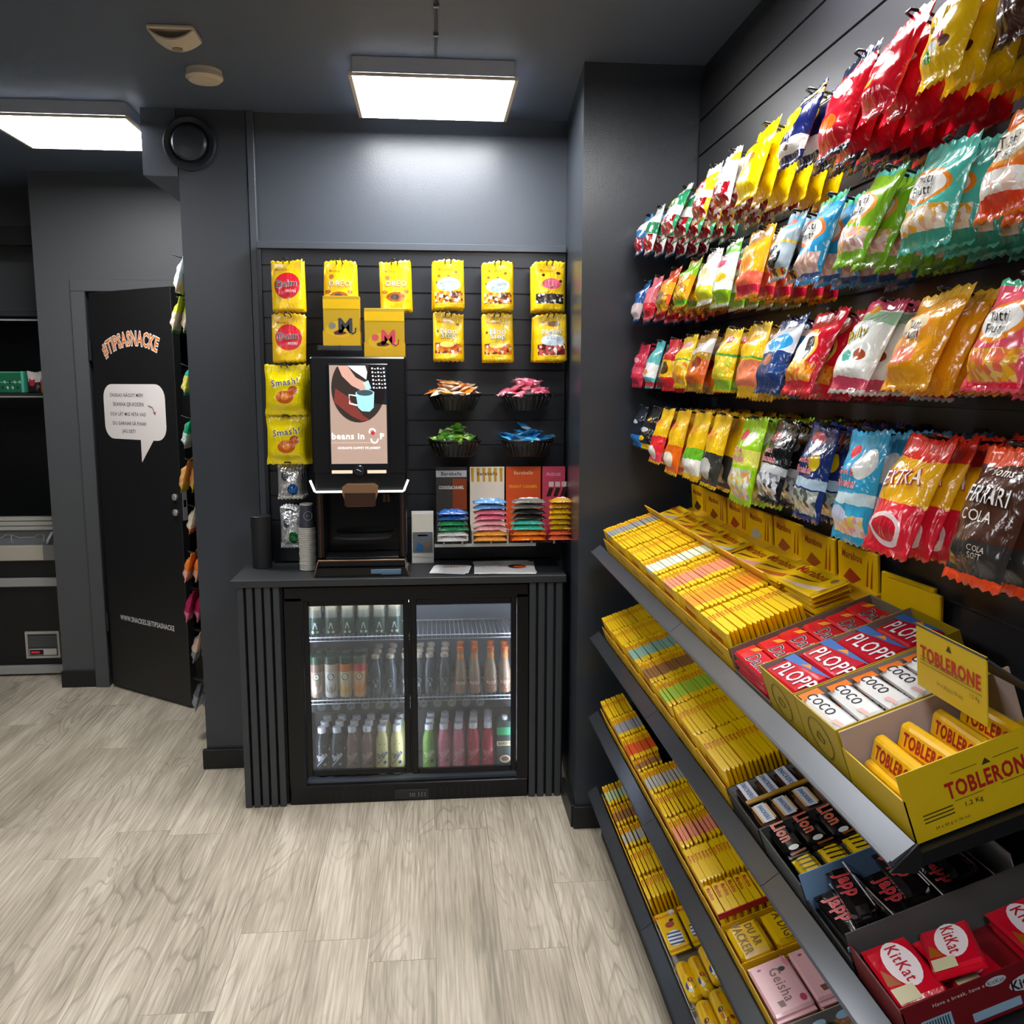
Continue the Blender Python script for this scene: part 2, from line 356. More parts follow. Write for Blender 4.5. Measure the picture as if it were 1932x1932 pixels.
# siren with curved cover
s = empty('alarm_siren', 'cream square alarm device with a curved cover on the ceiling', 'alarm', (-.748, 2.93, CE))
CREAM = mat('#cfc5b2', .5, name='cream_plastic')
MB().box((-.067, -.05, -.012), (.067, .06, 0), CREAM, .003).obj('base_plate', s)
cv = MB(); n = 14
pf = [(-.067+.134*i/n, -.014-.028*(1-(2*i/n-1)**2)) for i in range(n+1)]
cv.prism([(x, z) for x, z in pf]+[(x, z+.005) for x, z in pf[::-1]], lambda x, z, d: (x, d, z), -.045, .055, CREAM)
cv.obj('curved_cover', s)
MB().lathe([(.016, -.044), (.014, -.0405), (.001, -.0405)], mat('#8d8270', .5), 16, (0, .03, 0)).obj('lens', s)
s = empty('smoke_detector', 'round cream smoke detector on the ceiling beside the square alarm', 'smoke detector', (-.745, 3.28, CE))
MB().lathe([(.058, 0), (.058, -.012), (.052, -.014)], CREAM, 32).obj('base_ring', s)
MB().lathe([(.06, -.014), (.061, -.024), (.05, -.034), (.02, -.038), (.001, -.038)], CREAM, 32).obj('cover', s)
# cable with clips
s = empty('ceiling_cable', 'thin dark cable clipped along the ceiling towards the lit panel', 'cable', (.028, 2.6, CE-.004))
MB().tube([(-.004, -.3, 0), (0, .05, 0), (.003, .26, 0), (.003, .47, 0)], .0035, DARK).obj('cable_run', s)
for yy in (.06, .27): MB().box((-.006, yy-.006, -.008), (.010, yy+.006, .003), METAL, .001).obj('clip', s)
# round vent on pillar/soffit
s = empty('round_vent', 'round black ventilation disc high on the dark pillar', 'vent', (-.908, 3.713, 2.53), (pi/2, 0, 0))
ring = MB().lathe([(.060, 0), (.098, 0), (.101, .010), (.094, .020), (.078, .014), (.066, .004)], mat('#2b3038', .3), 40, caps=False); ring.obj('outer_ring', s)
MB().lathe([(.066, .002), (.066, .022), (.058, .03), (.02, .034), (.001, .034)], mat('#2b3038', .35), 40).obj('disc', s)

# ================================================================== slatwalls
def slatwall(name, label, x0, x1, z0, z1, y, pitch, ztop_groove, m, thick=.02):
    t = MB(); gz = []; z = ztop_groove
    while z > z0+.02: gz.append(z); z -= pitch
    prof = [(z1, 0)]
    for g in gz: prof += [(g+.0035, 0), (g+.0035, .008), (g-.0035, .008), (g-.0035, 0)]
    prof.append((z0, 0))
    vs = [(x, y+d, zz) for zz, d in prof for x in (x0, x1)]
    F = [(2*i, 2*i+1, 2*i+3, 2*i+2) for i in range(len(prof)-1)]
    n = len(vs); vs += [(x0, y+thick, z1), (x1, y+thick, z1), (x0, y+thick, z0), (x1, y+thick, z0)]
    F += [(0, n, n+1, 1), (n, n+2, n+3, n+1), (n-2, n-1, n+3, n+2)]
    t.add(vs, F, m)
    t.add([v for v in vs], [tuple([2*i for i in range(len(prof))]+[n+2, n]), tuple([2*i+1 for i in range(len(prof))]+[n+3, n+1])], m)
    return t
t = empty('slatwall_panel', 'black grooved slatwall panel behind the coffee machine and candy baskets', 'wall panel', (0, 0, .9))
sw = slatwall('x', '', -.645, .548, 0, 1.235, 3.66, .1005, 1.173, SLAT, .06); sw.obj('grooved_board', t)
MB().box((-.66, 3.645, 1.235), (.548, 3.735, 1.262), WALL, .002).obj('top_trim', t)
MB().box((-.662, 3.648, 0), (-.646, 3.735, 1.234), SLAT, .002).obj('side_trim', t)
# right: built along Y, grooves run towards the viewer
rs = slatwall('x', '', -3.06, 1.6, .30, 2.60, 0, .1125, 2.482, SLATR, .012)
o = rs.obj('slatwall_panel', None, (.904, 0, 0), (0, 0, -pi/2)); tag(o, 'tall black slatwall covering the right wall behind the hanging candy bags', 'wall panel')

# ================================================================== COUNTER
CT = mat('#2a2c2f', .5, bump=.05, bscale=120, name='dark_laminate'); RIB = mat('#34383d', .45, name='dark_grey_slat'); GAP = mat('#0a0b0c', .6, name='black_backing')
ct = empty('coffee_counter', 'black counter with vertical slats carrying the coffee machine', 'counter', (-.1, 3.33, 0))
def cobj(mb, name, **k): return mb.obj(name, ct, (.1, -3.33, 0), **k)
cobj(MB().box((-.742, 3.315, .868), (.512, 3.644, .896), CT, .002), 'countertop')
cobj(MB().box((-.722, 3.352, 0), (-.56, 3.64, .868), GAP), 'side_cabinet'); cobj(MB().box((.372, 3.352, 0), (.506, 3.64, .868), GAP), 'side_cabinet')
for i in range(5): x = -.722+i*.0328; cobj(MB().box((x, 3.325, .002), (x+.0235, 3.352, .868), RIB, .0015), 'slat')
for i in range(4): x = .372+i*.0340; cobj(MB().box((x, 3.325, .002), (x+.0245, 3.352, .868), RIB, .0015), 'slat')
# ------------------------------------------------------------------ fridge
FB = mat('#0b0c10', .3, name='fridge_black_enamel', spec=.35); FIN = mat('#5a6066', .4, name='fridge_inner_grey')
fg = empty('display_fridge', 'black two-door glass display fridge under the counter', 'fridge', (-.09, 3.34, 0))
def fobj(mb, name, p=None, **k):
    return mb.obj(name, p or fg, (.09, -3.34, 0) if p is None else (0, 0, 0), **k)
x0, x1 = -.553, .368
f = MB().box((x0, 3.335, .806), (x1, 3.64, .862), FB, .003).box((x0, 3.335, .0), (x1, 3.64, .075), FB, .003).box((x0, 3.335, .075), (-.49, 3.64, .82), FB).box((.325, 3.335, .075), (x1, 3.64, .82), FB)
f.box((-.49, 3.625, .075), (.325, 3.64, .82), FIN); f.box((-.49, 3.60, .385), (.325, 3.625, .44), mat('#2b2e31', .5))
f.box((-.49, 3.36, .075), (.325, 3.625, .084), FIN); f.box((-.49, 3.36, .80), (.325, 3.625, .806), FIN); fobj(f, 'housing')
LED = mat('#dfe8ff', .5, emit=16, name='fridge_led_and_fill')
fobj(MB().box((-.46, 3.368, .790), (.30, 3.376, .799), LED), 'light_strip')
for xx, za, zb in ((-.0955, .14, .78), (-.477, .14, .78), (.311, .14, .78)): fobj(MB().box((xx-.003, 3.366, za), (xx+.003, 3.370, zb), LED), 'light_strip')  # upright strips added behind the door frames to brighten the lower bottles
g = MB()
for i in range(10): g.box((-.405+i*.0238, 3.3325, .018), (-.398+i*.0238, 3.3352, .058), GAP).box((-.002+i*.0238, 3.3325, .018), (.005+i*.0238, 3.3352, .058), GAP)
fobj(g, 'vent_grille')
k = MB().box((-.155, 3.331, .010), (-.022, 3.336, .048), mat('#1d1f22', .3), .001)
for i in range(3): k.box((-.095+i*.008, 3.3302, .028), (-.091+i*.008, 3.3312, .033), mat('#7f8890', .4)).box((-.095+i*.008, 3.3302, .020), (-.091+i*.008, 3.3312, .024), mat('#7f8890', .4))
for i in range(3): k.box((-.062+i*.012, 3.3302, .018), (-.058+i*.012, 3.3312, .036), mat('#5f666d', .4))
fobj(k, 'control_panel')
GL = glassmat((.92, .95, .97), .07, (.62, .68, .72), name='misted_fridge_glass')
def door(a, b, y):
    d = MB(); t_ = .022
    d.box((a, y, .108), (a+t_, y+.012, .808), FB, .002).box((b-t_, y, .108), (b, y+.012, .808), FB, .002).box((a+t_, y, .108), (b-t_, y+.012, .13), FB, .002).box((a+t_, y, .786), (b-t_, y+.012, .808), FB, .002)
    gm = mat('#44474c', .25, metal=.6)
    for z in (.1295, .7845): d.box((a+t_, y-.001, z), (b-t_, y+.0005, z+.002), gm)
    o = fobj(d, 'sliding_door')
    MB().box((a+t_-.002, y+.005, .128), (b-t_+.002, y+.008, .788), GL).obj('glass', o)
    MB().box((b-t_+.006 if a < -.2 else a+.006, y-.003, .42), (b-t_+.014 if a < -.2 else a+.014, y+.001, .5), GAP).obj('finger_pull', o)
    return o
fobj(MB().box((-.0885, 3.3505, .108), (-.0785, 3.362, .806), FB), 'glow_cover')  # bar added between the doors to hide the centre strip's glow
door(-.488, -.089, 3.352); door(-.082, .323, 3.338)
for z in (.655, .405):
    m = MB(); WS = mat('#b9bec2', .3, metal=.5, name='white_wire')
    m.tube([(-.485, 3.375, z), (.322, 3.375, z)], .003, WS); m.tube([(-.485, 3.375, z-.014), (.322, 3.375, z-.014)], .0022, WS); m.tube([(-.485, 3.6, z), (.322, 3.6, z)], .003, WS)
    for i in range(46): m.tube([(-.48+i*.0177, 3.375, z-.014), (-.48+i*.0177, 3.375, z+.002), (-.48+i*.0177, 3.6, z+.002)], .0013, WS, 4)
    fobj(m, 'wire_shelf')
st = MB()
for i in range(12): st.lathe([(.017, 0), (.0165, .001), (.001, .001)], mat('#878e92', .5), 20)
st = MB()
for i in range(12):
    cx = -.43+i*.0558
    st.add([(cx+.017*cos(a*pi/8), 3.3745, .38+.017*sin(a*pi/8)) for a in range(16)], [tuple(range(16))], mat('#8b9296', .5))
    st.tube([(cx-.008, 3.3735, .375), (cx, 3.3735, .385), (cx+.008, 3.3735, .38)], .0012, GAP, 4)
st.box((-.486, 3.375, .358), (.322, 3.378, .402), mat('#2b2f33', .4)); fobj(st, 'price_strip')

# bottles ----------------------------------------------------------
def shake(col, txt='#ffffff', dark='#3b3f63'):
    m = MB(); M1 = mat(col, .35, name='shake_sleeve')
    m.lathe([(.022, 0), (.0255, .004), (.0255, .12), (.0235, .145), (.016, .168), (.0145, .176)], M1, 20)
    f = lambda a, b: (.0262*sin(a/.026), -.0262*cos(a/.026), b)
    m.add([f(-.012, .124), f(.012, .126), f(.012, .130), f(-.012, .128)], [(0, 1, 2, 3)], mat(dark, .5))
    m.add([f(-.022+.0055*i, .045+.006*i+ (0 if j else -.004)) for j in (0, 1) for i in range(9)], [(i, i+1, i+10, i+9) for i in range(8)], mat(txt, .5))
    m.text('Shake', 0, .085, .022, f, mat(txt, .5), wmax=.042, off=.03, rot=.5)
    m.add([(f(.012+.007*cos(a*pi/6), .052+.007*sin(a*pi/6))) for a in range(12)], [tuple(range(12))], mat(dark, .5))
    return m
def capmesh(r, h, col): return MB().lathe([(r, 0), (r, h*.8), (r*.9, h), (.001, h)], mat(col, .35), 16)
sh_names = {'black': ('#23252a', '#e8eaee', '#9aa0a8'), 'brown': ('#7d5a4b', '#caa794', '#3c2a28'), 'pale yellow': ('#e5dd96', '#4c5a88', '#3a4a7a'), 'green': ('#7fae4a', '#d9e6a8', '#3c5a2a'), 'pink': ('#d8788c', '#f0b8c0', '#a03858'), 'red': ('#c81f44', '#f08898', '#8c1030')}
protos = {}
def bottle(kind, build, cap, capz, cat, label, group, loc, parts='bottle_body'):
    if kind not in protos:
        t = empty({'coffee_': 'iced_coffee_cup', 'topb': 'drink_cup'}.get(kind[:7] if kind[:7] == 'coffee_' else kind, 'drink_bottle'), label, cat, loc, group=group)
        build().obj(parts, t); 
        if cap: cap().obj('cap', t, (0, 0, capz))
        protos[kind] = t; return t
    return dup(protos[kind], loc, None, label, group)
seqL = ['black', 'black', 'brown', 'brown', 'pale yellow', 'pale yellow']; seqR = ['green', 'pink', 'pink', 'red', 'red']
xs = [-.437+.0585*i for i in range(6)]+[-.018+.0585*i for i in range(5)]
ordw = {}
for i, (x, kname) in enumerate(zip(xs, seqL+seqR)):
    c1, c2, c3 = sh_names[kname]
    for dpt in (0, 1, 2):
        lab = f"{kname} shake bottle with white cap in the fridge's bottom front row" if dpt == 0 else f"{kname} shake bottle standing behind the front row at the fridge bottom"
        bottle('shake_'+kname, lambda: shake(c1, c2, c3), lambda: capmesh(.0165, .022, '#eceeee'), .176, 'bottle', lab, (f'{kname} shakes in front' if dpt == 0 else f'{kname} shakes behind'), (x+dpt*.004, 3.415+dpt*.062, .085))
# second shelf: four iced coffee cups, slim glass bottles, orange drink bottles
def coffee(c_body, c_top, accent):
    m = MB(); m.lathe([(.021, 0), (.0245, .004), (.0265, .06), (.0268, .105), (.0268, .135)], mat(c_body, .35), 20, mats=[mat(c_body, .35)]*3+[mat(c_top, .35)])
    f = lambda a, b: (.0272*sin(a/.027), -.0272*cos(a/.027), b)
    m.add([f(.0135*cos(a*pi/8), .086+.0135*sin(a*pi/8)) for a in range(16)], [tuple(range(16))], mat('#1c7a4a', .4))
    m.add([f(.0095*cos(a*pi/8), .086+.0095*sin(a*pi/8)) for a in range(16)], [tuple(range(16))], mat('#eef2ee', .4))
    m.add([f(-.02, .028), f(0, .018), f(.02, .03), f(.02, .055), f(0, .046), f(-.02, .06)], [(0, 1, 2, 3, 4, 5)], mat(accent, .4))
    return m
cc = [('tan', '#b09a84', '#8a6f5c', '#d9c8b0'), ('cream', '#e6e2d4', '#d8c8b0', '#b8b0a0'), ('orange-topped', '#e4d0a0', '#e07818', '#e8b860'), ('red-topped', '#e8b070', '#d03830', '#e89838')]
for i, (nm, a, b_, d_) in enumerate(cc):
    for dpt in (0, 1):
        bottle('coffee_'+nm, lambda: coffee(a, b_, d_), lambda: capmesh(.0275, .03, '#12402c'), .1355, 'cup',
               f"{nm} iced coffee cup with green lid on the fridge's middle shelf" if dpt == 0 else f"{nm} iced coffee cup standing behind the front one on the fridge's middle shelf", None, (-.448+i*.0545, 3.41+dpt*.085, .409))
def slim(label_col='#a8aeb0', liquid='#54595c'):
    m = MB(); L_ = mat(liquid, .12, name='bottle_glass')
    m.lathe([(.02, 0), (.0235, .004), (.0235, .09), (.0215, .11), (.0145, .135), (.0138, .15)], L_, 18)
    f = lambda a, b: (.0241*sin(a/.024), -.0241*cos(a/.024), b); W_ = mat(label_col, .4)
    m.lathe([(.0238, .012), (.0238, .085)], mat('#3e4446', .35), 18, caps=False)
    m.add([f(.010*cos(a*pi/8), .062+.010*sin(a*pi/8)) for a in range(16)], [tuple(range(16))], W_)
    m.add([f(-.008, .014), f(.008, .014), f(.004, .05), f(-.004, .05)], [(0, 1, 2, 3)], W_)
    for k in range(3): m.add([f(-.016, .02+k*.008), f(.016, .022+k*.008), f(.016, .0235+k*.008), f(-.016, .0215+k*.008)], [(0, 1, 2, 3)], mat('#7c8486', .4))
    return m
for i, x in enumerate([-.222, -.165, -.108, -.055, -.012, .046]):
    for dpt in range(3):
        bottle('slim', slim, lambda: capmesh(.0155, .014, '#b3a58c'), .150, 'bottle', "slim dark glass coffee bottle in the middle of the fridge's middle shelf" if dpt == 0 else "slim dark coffee bottle in the rows behind on the fridge's middle shelf", 'slim coffee bottles in front' if dpt == 0 else 'slim coffee bottles behind', (x+dpt*.003, 3.41+dpt*.07, .409))
def pucko():
    m = MB(); B_ = mat('#a9937a', .2, name='milky_glass')
    m.lathe([(.02, 0), (.0245, .004), (.025, .05), (.0235, .085), (.0165, .118), (.0125, .15), (.0125, .168)], B_, 20)
    f = lambda a, b: (.0256*sin(a/.025), -.0256*cos(a/.025), b)
    m.add([f(.02*cos(a*pi/10), .04+.024*sin(a*pi/10)) for a in range(20)], [tuple(range(20))], mat('#e2622a', .4))
    f2 = lambda a, b: (.0262*sin(a/.025), -.0262*cos(a/.025), b)
    m.text('PUCKO', 0, .046, .012, f2, mat('#f6f1e6', .4), wmax=.036, off=.03)
    m.lathe([(.0135, .135), (.0135, .16)], mat('#e88a2c', .4), 16, caps=False); return m
for i, x in enumerate([.108, .164, .228, .284]):
    for dpt in range(2):
        bottle('pucko', pucko, lambda: capmesh(.0145, .017, '#d0641c'), .168, 'bottle', "chocolate milk bottle with a round orange label on the fridge's middle shelf" if dpt == 0 else "chocolate milk bottle behind the front ones on the fridge's middle shelf", 'orange-labelled bottles in front' if dpt == 0 else 'orange-labelled bottles behind', (x+dpt*.003, 3.41+dpt*.075, .409))
def topb(col='#1d3a2c'):
    m = MB(); G_ = mat('#30413a', .2); B_ = mat(col, .4); f = lambda a, b: (.0266*sin(a/.026), -.0266*cos(a/.026), b)
    m.lathe([(.021, 0), (.026, .004), (.026, .05), (.024, .07), (.022, .1), (.0235, .115)], B_, 20, mats=[B_, B_, B_, mat('#6e6f60', .3), mat('#8b8064', .35)])
    m.add([f(-.009, .026), f(.009, .026), f(.003, .052), f(-.003, .052)], [(0, 1, 2, 3)], mat('#c6cfc6', .4))
    for s_ in (-1, 1): m.add([f(s_*.009+.0055*cos(a*pi/6), .015+.0055*sin(a*pi/6)) for a in range(12)], [tuple(range(12))], mat('#b8c0a0', .4))
    return m
for i, x in enumerate([-.448, -.388, -.326, -.264, -.204, -.146]):
    for dpt in range(2):
        bottle('topb', topb, None, 0, 'cup', "dark green drink cup on the fridge's top shelf" if dpt == 0 else "dark green drink cup behind the front row on the fridge's top shelf", 'green cups in front' if dpt == 0 else 'green cups behind', (x, 3.41+dpt*.08, .659))
cb_ = MB().box((-.0335, -.03, 0), (.0335, .03, .205), mat('#2c3832', .4, name='carton_board'), .002)
f = front(-.0305); cb_.add([f(-.033, .15), f(.033, .15), f(.033, .182), f(-.033, .182)], [(0, 1, 2, 3)], mat('#2f8f5c', .4))
cb_.add([f(-.033, .105), f(.033, .105), f(.033, .125), f(-.033, .125)], [(0, 1, 2, 3)], mat('#c9b58c', .4))
f2 = front(-.0312); cb_.text('BARISTA', 0, .115, .009, f2, mat('#2a2420', .5), wmax=.055, off=.02)
cb_.add([f(.022*cos(a*pi/8), .05+.016*sin(a*pi/8)) for a in range(16)], [tuple(range(16))], mat('#d8cbb0', .5)); cb_.add([f2(.016*cos(a*pi/8), .052+.010*sin(a*pi/8)) for a in range(16)], [tuple(range(16))], mat('#8a5c38', .5))
t = empty('drink_carton', 'dark green BARISTA drink carton at the right end of the fridge bottom', 'carton', (.283, 3.42, .085)); cb_.obj('carton_body', t)
capmesh(.013, .014, '#e8e8e4').obj('cap', t, (0, 0, .205))

# ================================================================== COFFEE MACHINE
BP = mat('#121316', .28, name='machine_black'); BP2 = mat('#090a0b', .15, name='machine_gloss_black'); BRZ = mat('#8f6c4e', .35, metal=.3, name='bronze_metal'); BRZD = mat('#40291e', .35, metal=.3, name='dark_bronze')
cm = empty('coffee_machine', 'tall black coffee machine with a bright picture screen', 'coffee machine', (-.263, 3.5, .896))
def mobj(mb, name, p=None, **k): return mb.obj(name, p or cm, (.263, -3.5, -.896) if p is None else (0, 0, 0), **k)
b = MB().box((-.437, 3.375, 1.285), (-.088, 3.63, 1.715), BP, .006); b.box((-.43, 3.52, .935), (-.095, 3.63, 1.285), BP2)
b.box((-.43, 3.40, .96), (-.405, 3.52, 1.285), BP, .002).box((-.12, 3.40, .96), (-.095, 3.52, 1.285), BP, .002).box((-.43, 3.385, 1.215), (-.095, 3.52, 1.285), BP); mobj(b, 'machine_body')
b = MB().prism([(-.44, .897), (-.085, .897), (-.10, .93), (-.425, .93)], lambda x, z, d: (x, d, z), 3.345, 3.60, BP2); b.box((-.425, 3.37, .93), (-.10, 3.60, .955), BP, .003); mobj(b, 'machine_base')
b = MB().tube([(-.44, 3.343, .9), (-.424, 3.36, .957), (-.101, 3.36, .957), (-.086, 3.343, .9)], .0035, BRZ); mobj(b, 'base_trim')
for xa in (-.418, -.108): mobj(MB().box((xa-.005, 3.393, .96), (xa+.005, 3.401, 1.215), BRZD, .002), 'corner_post')
mobj(MB().box((-.40, 3.39, .957), (-.125, 3.51, .964), mat('#202225', .3), .001), 'drip_tray')
sh = MB().prism([(-.265+.115*cos(a*pi/12), 3.45+.05*sin(a*pi/12)) for a in range(24)], lambda x, y, d: (x, y, d), 1.028, 1.036, mat('#2b2e33', .25)); mobj(sh, 'cup_shelf')
mobj(MB().tube([(-.446, 3.36, 1.262), (-.43, 3.357, 1.222), (-.425, 3.355, 1.219), (-.105, 3.355, 1.219), (-.10, 3.357, 1.222), (-.084, 3.36, 1.262)], .0046, mat('#f4f4f2', .3, emit=.6, name='white_rail_painted_shine')), 'white_rail')  # chrome trim, no lamp; its shine is put in as white emission
sp = MB().prism([(-.31, 1.166), (-.212, 1.166), (-.196, 1.215), (-.196, 1.238), (-.21, 1.248), (-.312, 1.248), (-.326, 1.238), (-.326, 1.215)], lambda x, z, d: (x, d, z), 3.325, 3.42, BRZ); mobj(sp, 'spout_block')
mobj(MB().box((-.318, 3.322, 1.214), (-.204, 3.325, 1.217), BRZD).box((-.318, 3.322, 1.168), (-.204, 3.326, 1.214), BRZD, .001), 'spout_front')
mobj(MB().lathe([(.008, 0), (.009, .03)], BRZD, 12, (-.178, 3.43, 1.17)).lathe([(.008, 0), (.009, .03)], BRZD, 12, (-.162, 3.43, 1.17)), 'nozzle')
mobj(MB().box((-.19, 3.338, .905), (-.115, 3.343, .925), mat('#5b7690', .35), .001).box((-.228, 3.337, .909), (-.115, 3.342, .926), mat('#5b7690', .35), .001), 'card_plate')
bz = mobj(MB().box((-.374, 3.366, 1.30), (-.152, 3.376, 1.69), mat('#1b1f26', .2), .003), 'screen_bezel')
X0, X1, Z0, Z1 = -.366, -.160, 1.322, 1.684
SCR = lambda c, e=.55: mat(c, .3, emit=e, name='screen_pixels')
s = MB(); F1 = front(3.3655); F2 = front(3.3650); F3 = front(3.3645); F4 = front(3.3640)
s.add([F1(X0, Z0), F1(X1, Z0), F1(X1, Z1), F1(X0, Z1)], [(0, 1, 2, 3)], SCR('#9b8478'))
cir = [(-.262+.098*cos(a*pi/20), 1.60+.125*sin(a*pi/20)) for a in range(40)]
cir = [(max(X0, min(X1, x)), min(Z1, z)) for x, z in cir]
s.add([F2(*p) for p in cir], [tuple(range(40))], SCR('#2c2420'))
s.add([F3(-.352, 1.55), F3(-.29, 1.50), F3(-.25, 1.48), F3(-.22, 1.484), F3(-.245, 1.50), F3(-.30, 1.57), F3(-.345, 1.60)], [(0, 1, 2, 3, 4, 5, 6)], SCR('#6d2f28'))
s.add([F2(-.222, 1.684), F2(X1, 1.684), F2(X1, 1.54), F2(-.205, 1.545), F2(-.235, 1.6)], [(0, 1, 2, 3, 4)], SCR('#14181f'))
for i in range(6):
    for j in range(5): s.box((-.213+j*.0105+i*.001, 3.3638, 1.670-i*.014), (-.207+j*.0105+i*.001, 3.3641, 1.676-i*.014-.003*(j % 2)), SCR('#d8e0e6'))
s.add([F3(-.335, 1.683), F3(-.30, 1.683), F3(-.27, 1.64), F3(-.232, 1.62), F3(-.226, 1.60), F3(-.25, 1.592), F3(-.285, 1.61), F3(-.32, 1.645)], [tuple(range(8))], SCR('#b98f80'))
s.add([F3(-.30, 1.683), F3(-.235, 1.683), F3(-.228, 1.66), F3(-.232, 1.632), F3(-.25, 1.645), F3(-.275, 1.662)], [tuple(range(6))], SCR('#cfcfd4'))
s.add([F3(-.245, 1.62), F3(-.225, 1.63), F3(-.214, 1.60), F3(-.232, 1.595)], [(0, 1, 2, 3)], SCR('#9fd0d0'))
cup = [(-.272, 1.585), (-.25, 1.597), (-.225, 1.598), (-.204, 1.587), (-.207, 1.53), (-.222, 1.515), (-.25, 1.517), (-.264, 1.53)]
s.add([F3(*p) for p in cup], [tuple(range(8))], SCR('#8fd2ee'))
s.add([F4(-.238+.030*cos(a*pi/8), 1.584+.011*sin(a*pi/8)) for a in range(16)], [tuple(range(16))], SCR('#39454e'))
s.tube([(-.268, 3.3642, 1.573), (-.296, 3.3642, 1.577), (-.294, 3.3642, 1.545), (-.266, 3.3642, 1.538)], .003, SCR('#e8f2f6'), 5)
s.text('beans in', -.303, 1.425, .023, F3, SCR('#ffffff', 1), wmax=.135, off=.008)
s.tube([(-.214+.011*cos(a*pi/6), 3.3642, 1.4405+.011*sin(a*pi/6)) for a in range(0, 8)], .0022, SCR('#ffffff', 1), 5)
s.tube([(-.206+.013*cos(a*pi/6), 3.3642, 1.415+.016*sin(a*pi/6)) for a in range(6, 13)], .0022, SCR('#ffffff', 1), 5)
s.add([F3(-.212+.007*cos(a*pi/6), 1.436+.007*sin(a*pi/6)) for a in range(12)], [tuple(range(12))], SCR('#b01e2e'))
s.text('P', -.178, 1.424, .021, F3, SCR('#ffffff', 1), off=.02)
s.add([F3(X0+.003, 1.4015), F3(-.215, 1.4015), F3(-.215, 1.4), F3(X0+.003, 1.4)], [(0, 1, 2, 3)], SCR('#c8b8ac'))
s.text('GODASTE KAFFET PÅ JOBBET', -.263, 1.381, .0125, F3, SCR('#e8dcd4', .9), wmax=.203, off=.01)
for a, b_ in ((-.366, -.29), (-.235, -.165)): s.box((a, 3.3642, 1.286), (b_, 3.366, 1.298), SCR('#c8b69c'))
s.obj('screen_picture', bz, (0, 0, 0)); 
kn = MB().lathe([(.019, 0), (.019, .006), (.016, .009), (.001, .009)], mat('#20242b', .25), 24); kn.tube([(-.009, .004, .0092), (-.002, .001, .0092), (.009, -.005, .0092)], .0011, mat('#c0c8d0', .4), 4)
dl = mobj(kn, 'dial'); dl.location = (-.265+.263, 3.365-3.5, 1.298-.896); dl.rotation_euler = (pi/2, 0, 0)

# cups, bin, stand-ups, papers --------------------------------------
CUPW = mat('#d3cfc8', .5, name='paper_cup_white'); CUPD = mat('#3a3c48', .45, name='printed_cup_sleeve')
for i in range(24):
    m = MB().lathe([(.0290, 0), (.0300, .0018), (.0328, .0024), (.0328, .0052), (.0300, .0060)], CUPW, 24)
    o = m.obj('paper_cup', None, (-.482+.001*sin(i), 3.50, .8965+i*.00705)) if i == 0 else dup(o0, (-.482+.001*sin(i*1.3), 3.50, .8965+i*.00705))
    if i == 0: o0 = o
    tag(o, 'white paper cup rim in the tall stack beside the coffee machine', 'cup', 'stacked paper cups')
t = empty('paper_cup', 'upturned dark paper cup topping the white cup stack', 'cup', (-.482, 3.50, 1.066))
m = MB().lathe([(.0315, 0), (.0245, .088)], CUPD, 24)
f = lambda a, b: ((.0285)*sin(a/.0285), -(.0285)*cos(a/.0285)-.0015, b); m.tube([f(.010+.017*cos(a*pi/10), .046+.017*sin(a*pi/10)) for a in range(20)], .0008, mat('#b8bac8', .5), 4, True)
m.tube([f(.002, .044), f(.007, .052), f(.011, .044), f(.017, .048)], .0008, mat('#b8bac8', .5), 4); m.obj('sleeve', t); MB().lathe([(.0252, .086), (.0252, .091), (.02, .091), (.019, .088)], CUPW, 24).obj('base_rim', t)
t = empty('waste_bin', 'small black cylindrical bin at the left end of the counter', 'bin', (-.668, 3.56, .896))
MB().lathe([(.036, .0005), (.038, .003), (.038, .155)], mat('#1c1d20', .45), 24).obj('bin_body', t); MB().lathe([(.0395, .155), (.0395, .205), (.037, .207), (.001, .207)], mat('#1c1d20', .45), 24).obj('lid', t)
t = empty('leaflet_holder', 'white leaflet holder with a grey picture beside the coffee machine', 'leaflet holder', (-.035, 3.58, .896))
m = MB().box((-.044, 0, .001), (.044, .004, .215), WHITE, .001); m.box((-.044, 0, .001), (.044, .05, .004), WHITE); m.obj('holder', t)
m = MB().box((-.042, -.0025, .03), (.042, -.0005, .205), mat('#efeadb', .5)); f = front(-.0028)
m.add([f(-.040, .045), f(.040, .045), f(.040, .13), f(-.040, .13)], [(0, 1, 2, 3)], mat('#6c737a', .5)); f = front(-.0034)
m.add([f(-.03, .055), f(-.004, .05), f(.004, .075), f(-.02, .09)], [(0, 1, 2, 3)], mat('#2f6aa0', .5)); m.add([f(.0, .08), f(.022, .066), f(.03, .08), f(.008, .092)], [(0, 1, 2, 3)], mat('#8e6a4e', .5)); m.box((-.02, -.0036, .113), (.02, -.0034, .119), WHITE)
m.obj('leaflet', t)
def papers(name, label, cx, cy, w, h, rz, n, art):
    PW = mat('#e9e9ea', .6, name='white_paper')
    for i in range(n):
        a = rz+rnd.uniform(-.12, .12)*(i < n-1); m = MB().box((-w/2, -h/2, 0), (w/2, h/2, .0006), PW); F = lambda x, y: (x, y, .0011)
        if i == n-1: art(m, F)
        o = m.obj('leaflet', None, (cx+rnd.uniform(-.01, .01)*(i < n-1), cy+rnd.uniform(-.008, .008)*(i < n-1), .8965+i*.0011), (0, 0, a)); tag(o, label+(', topmost sheet' if i == n-1 else ', sheets underneath'), 'leaflet', name+(' top' if i == n-1 else ''))
def art1(m, F):
    for j in range(5): m.box((-.03+j*.012, .02, .0007), (-.022+j*.012, .034, .0012), mat('#c8a860', .6))
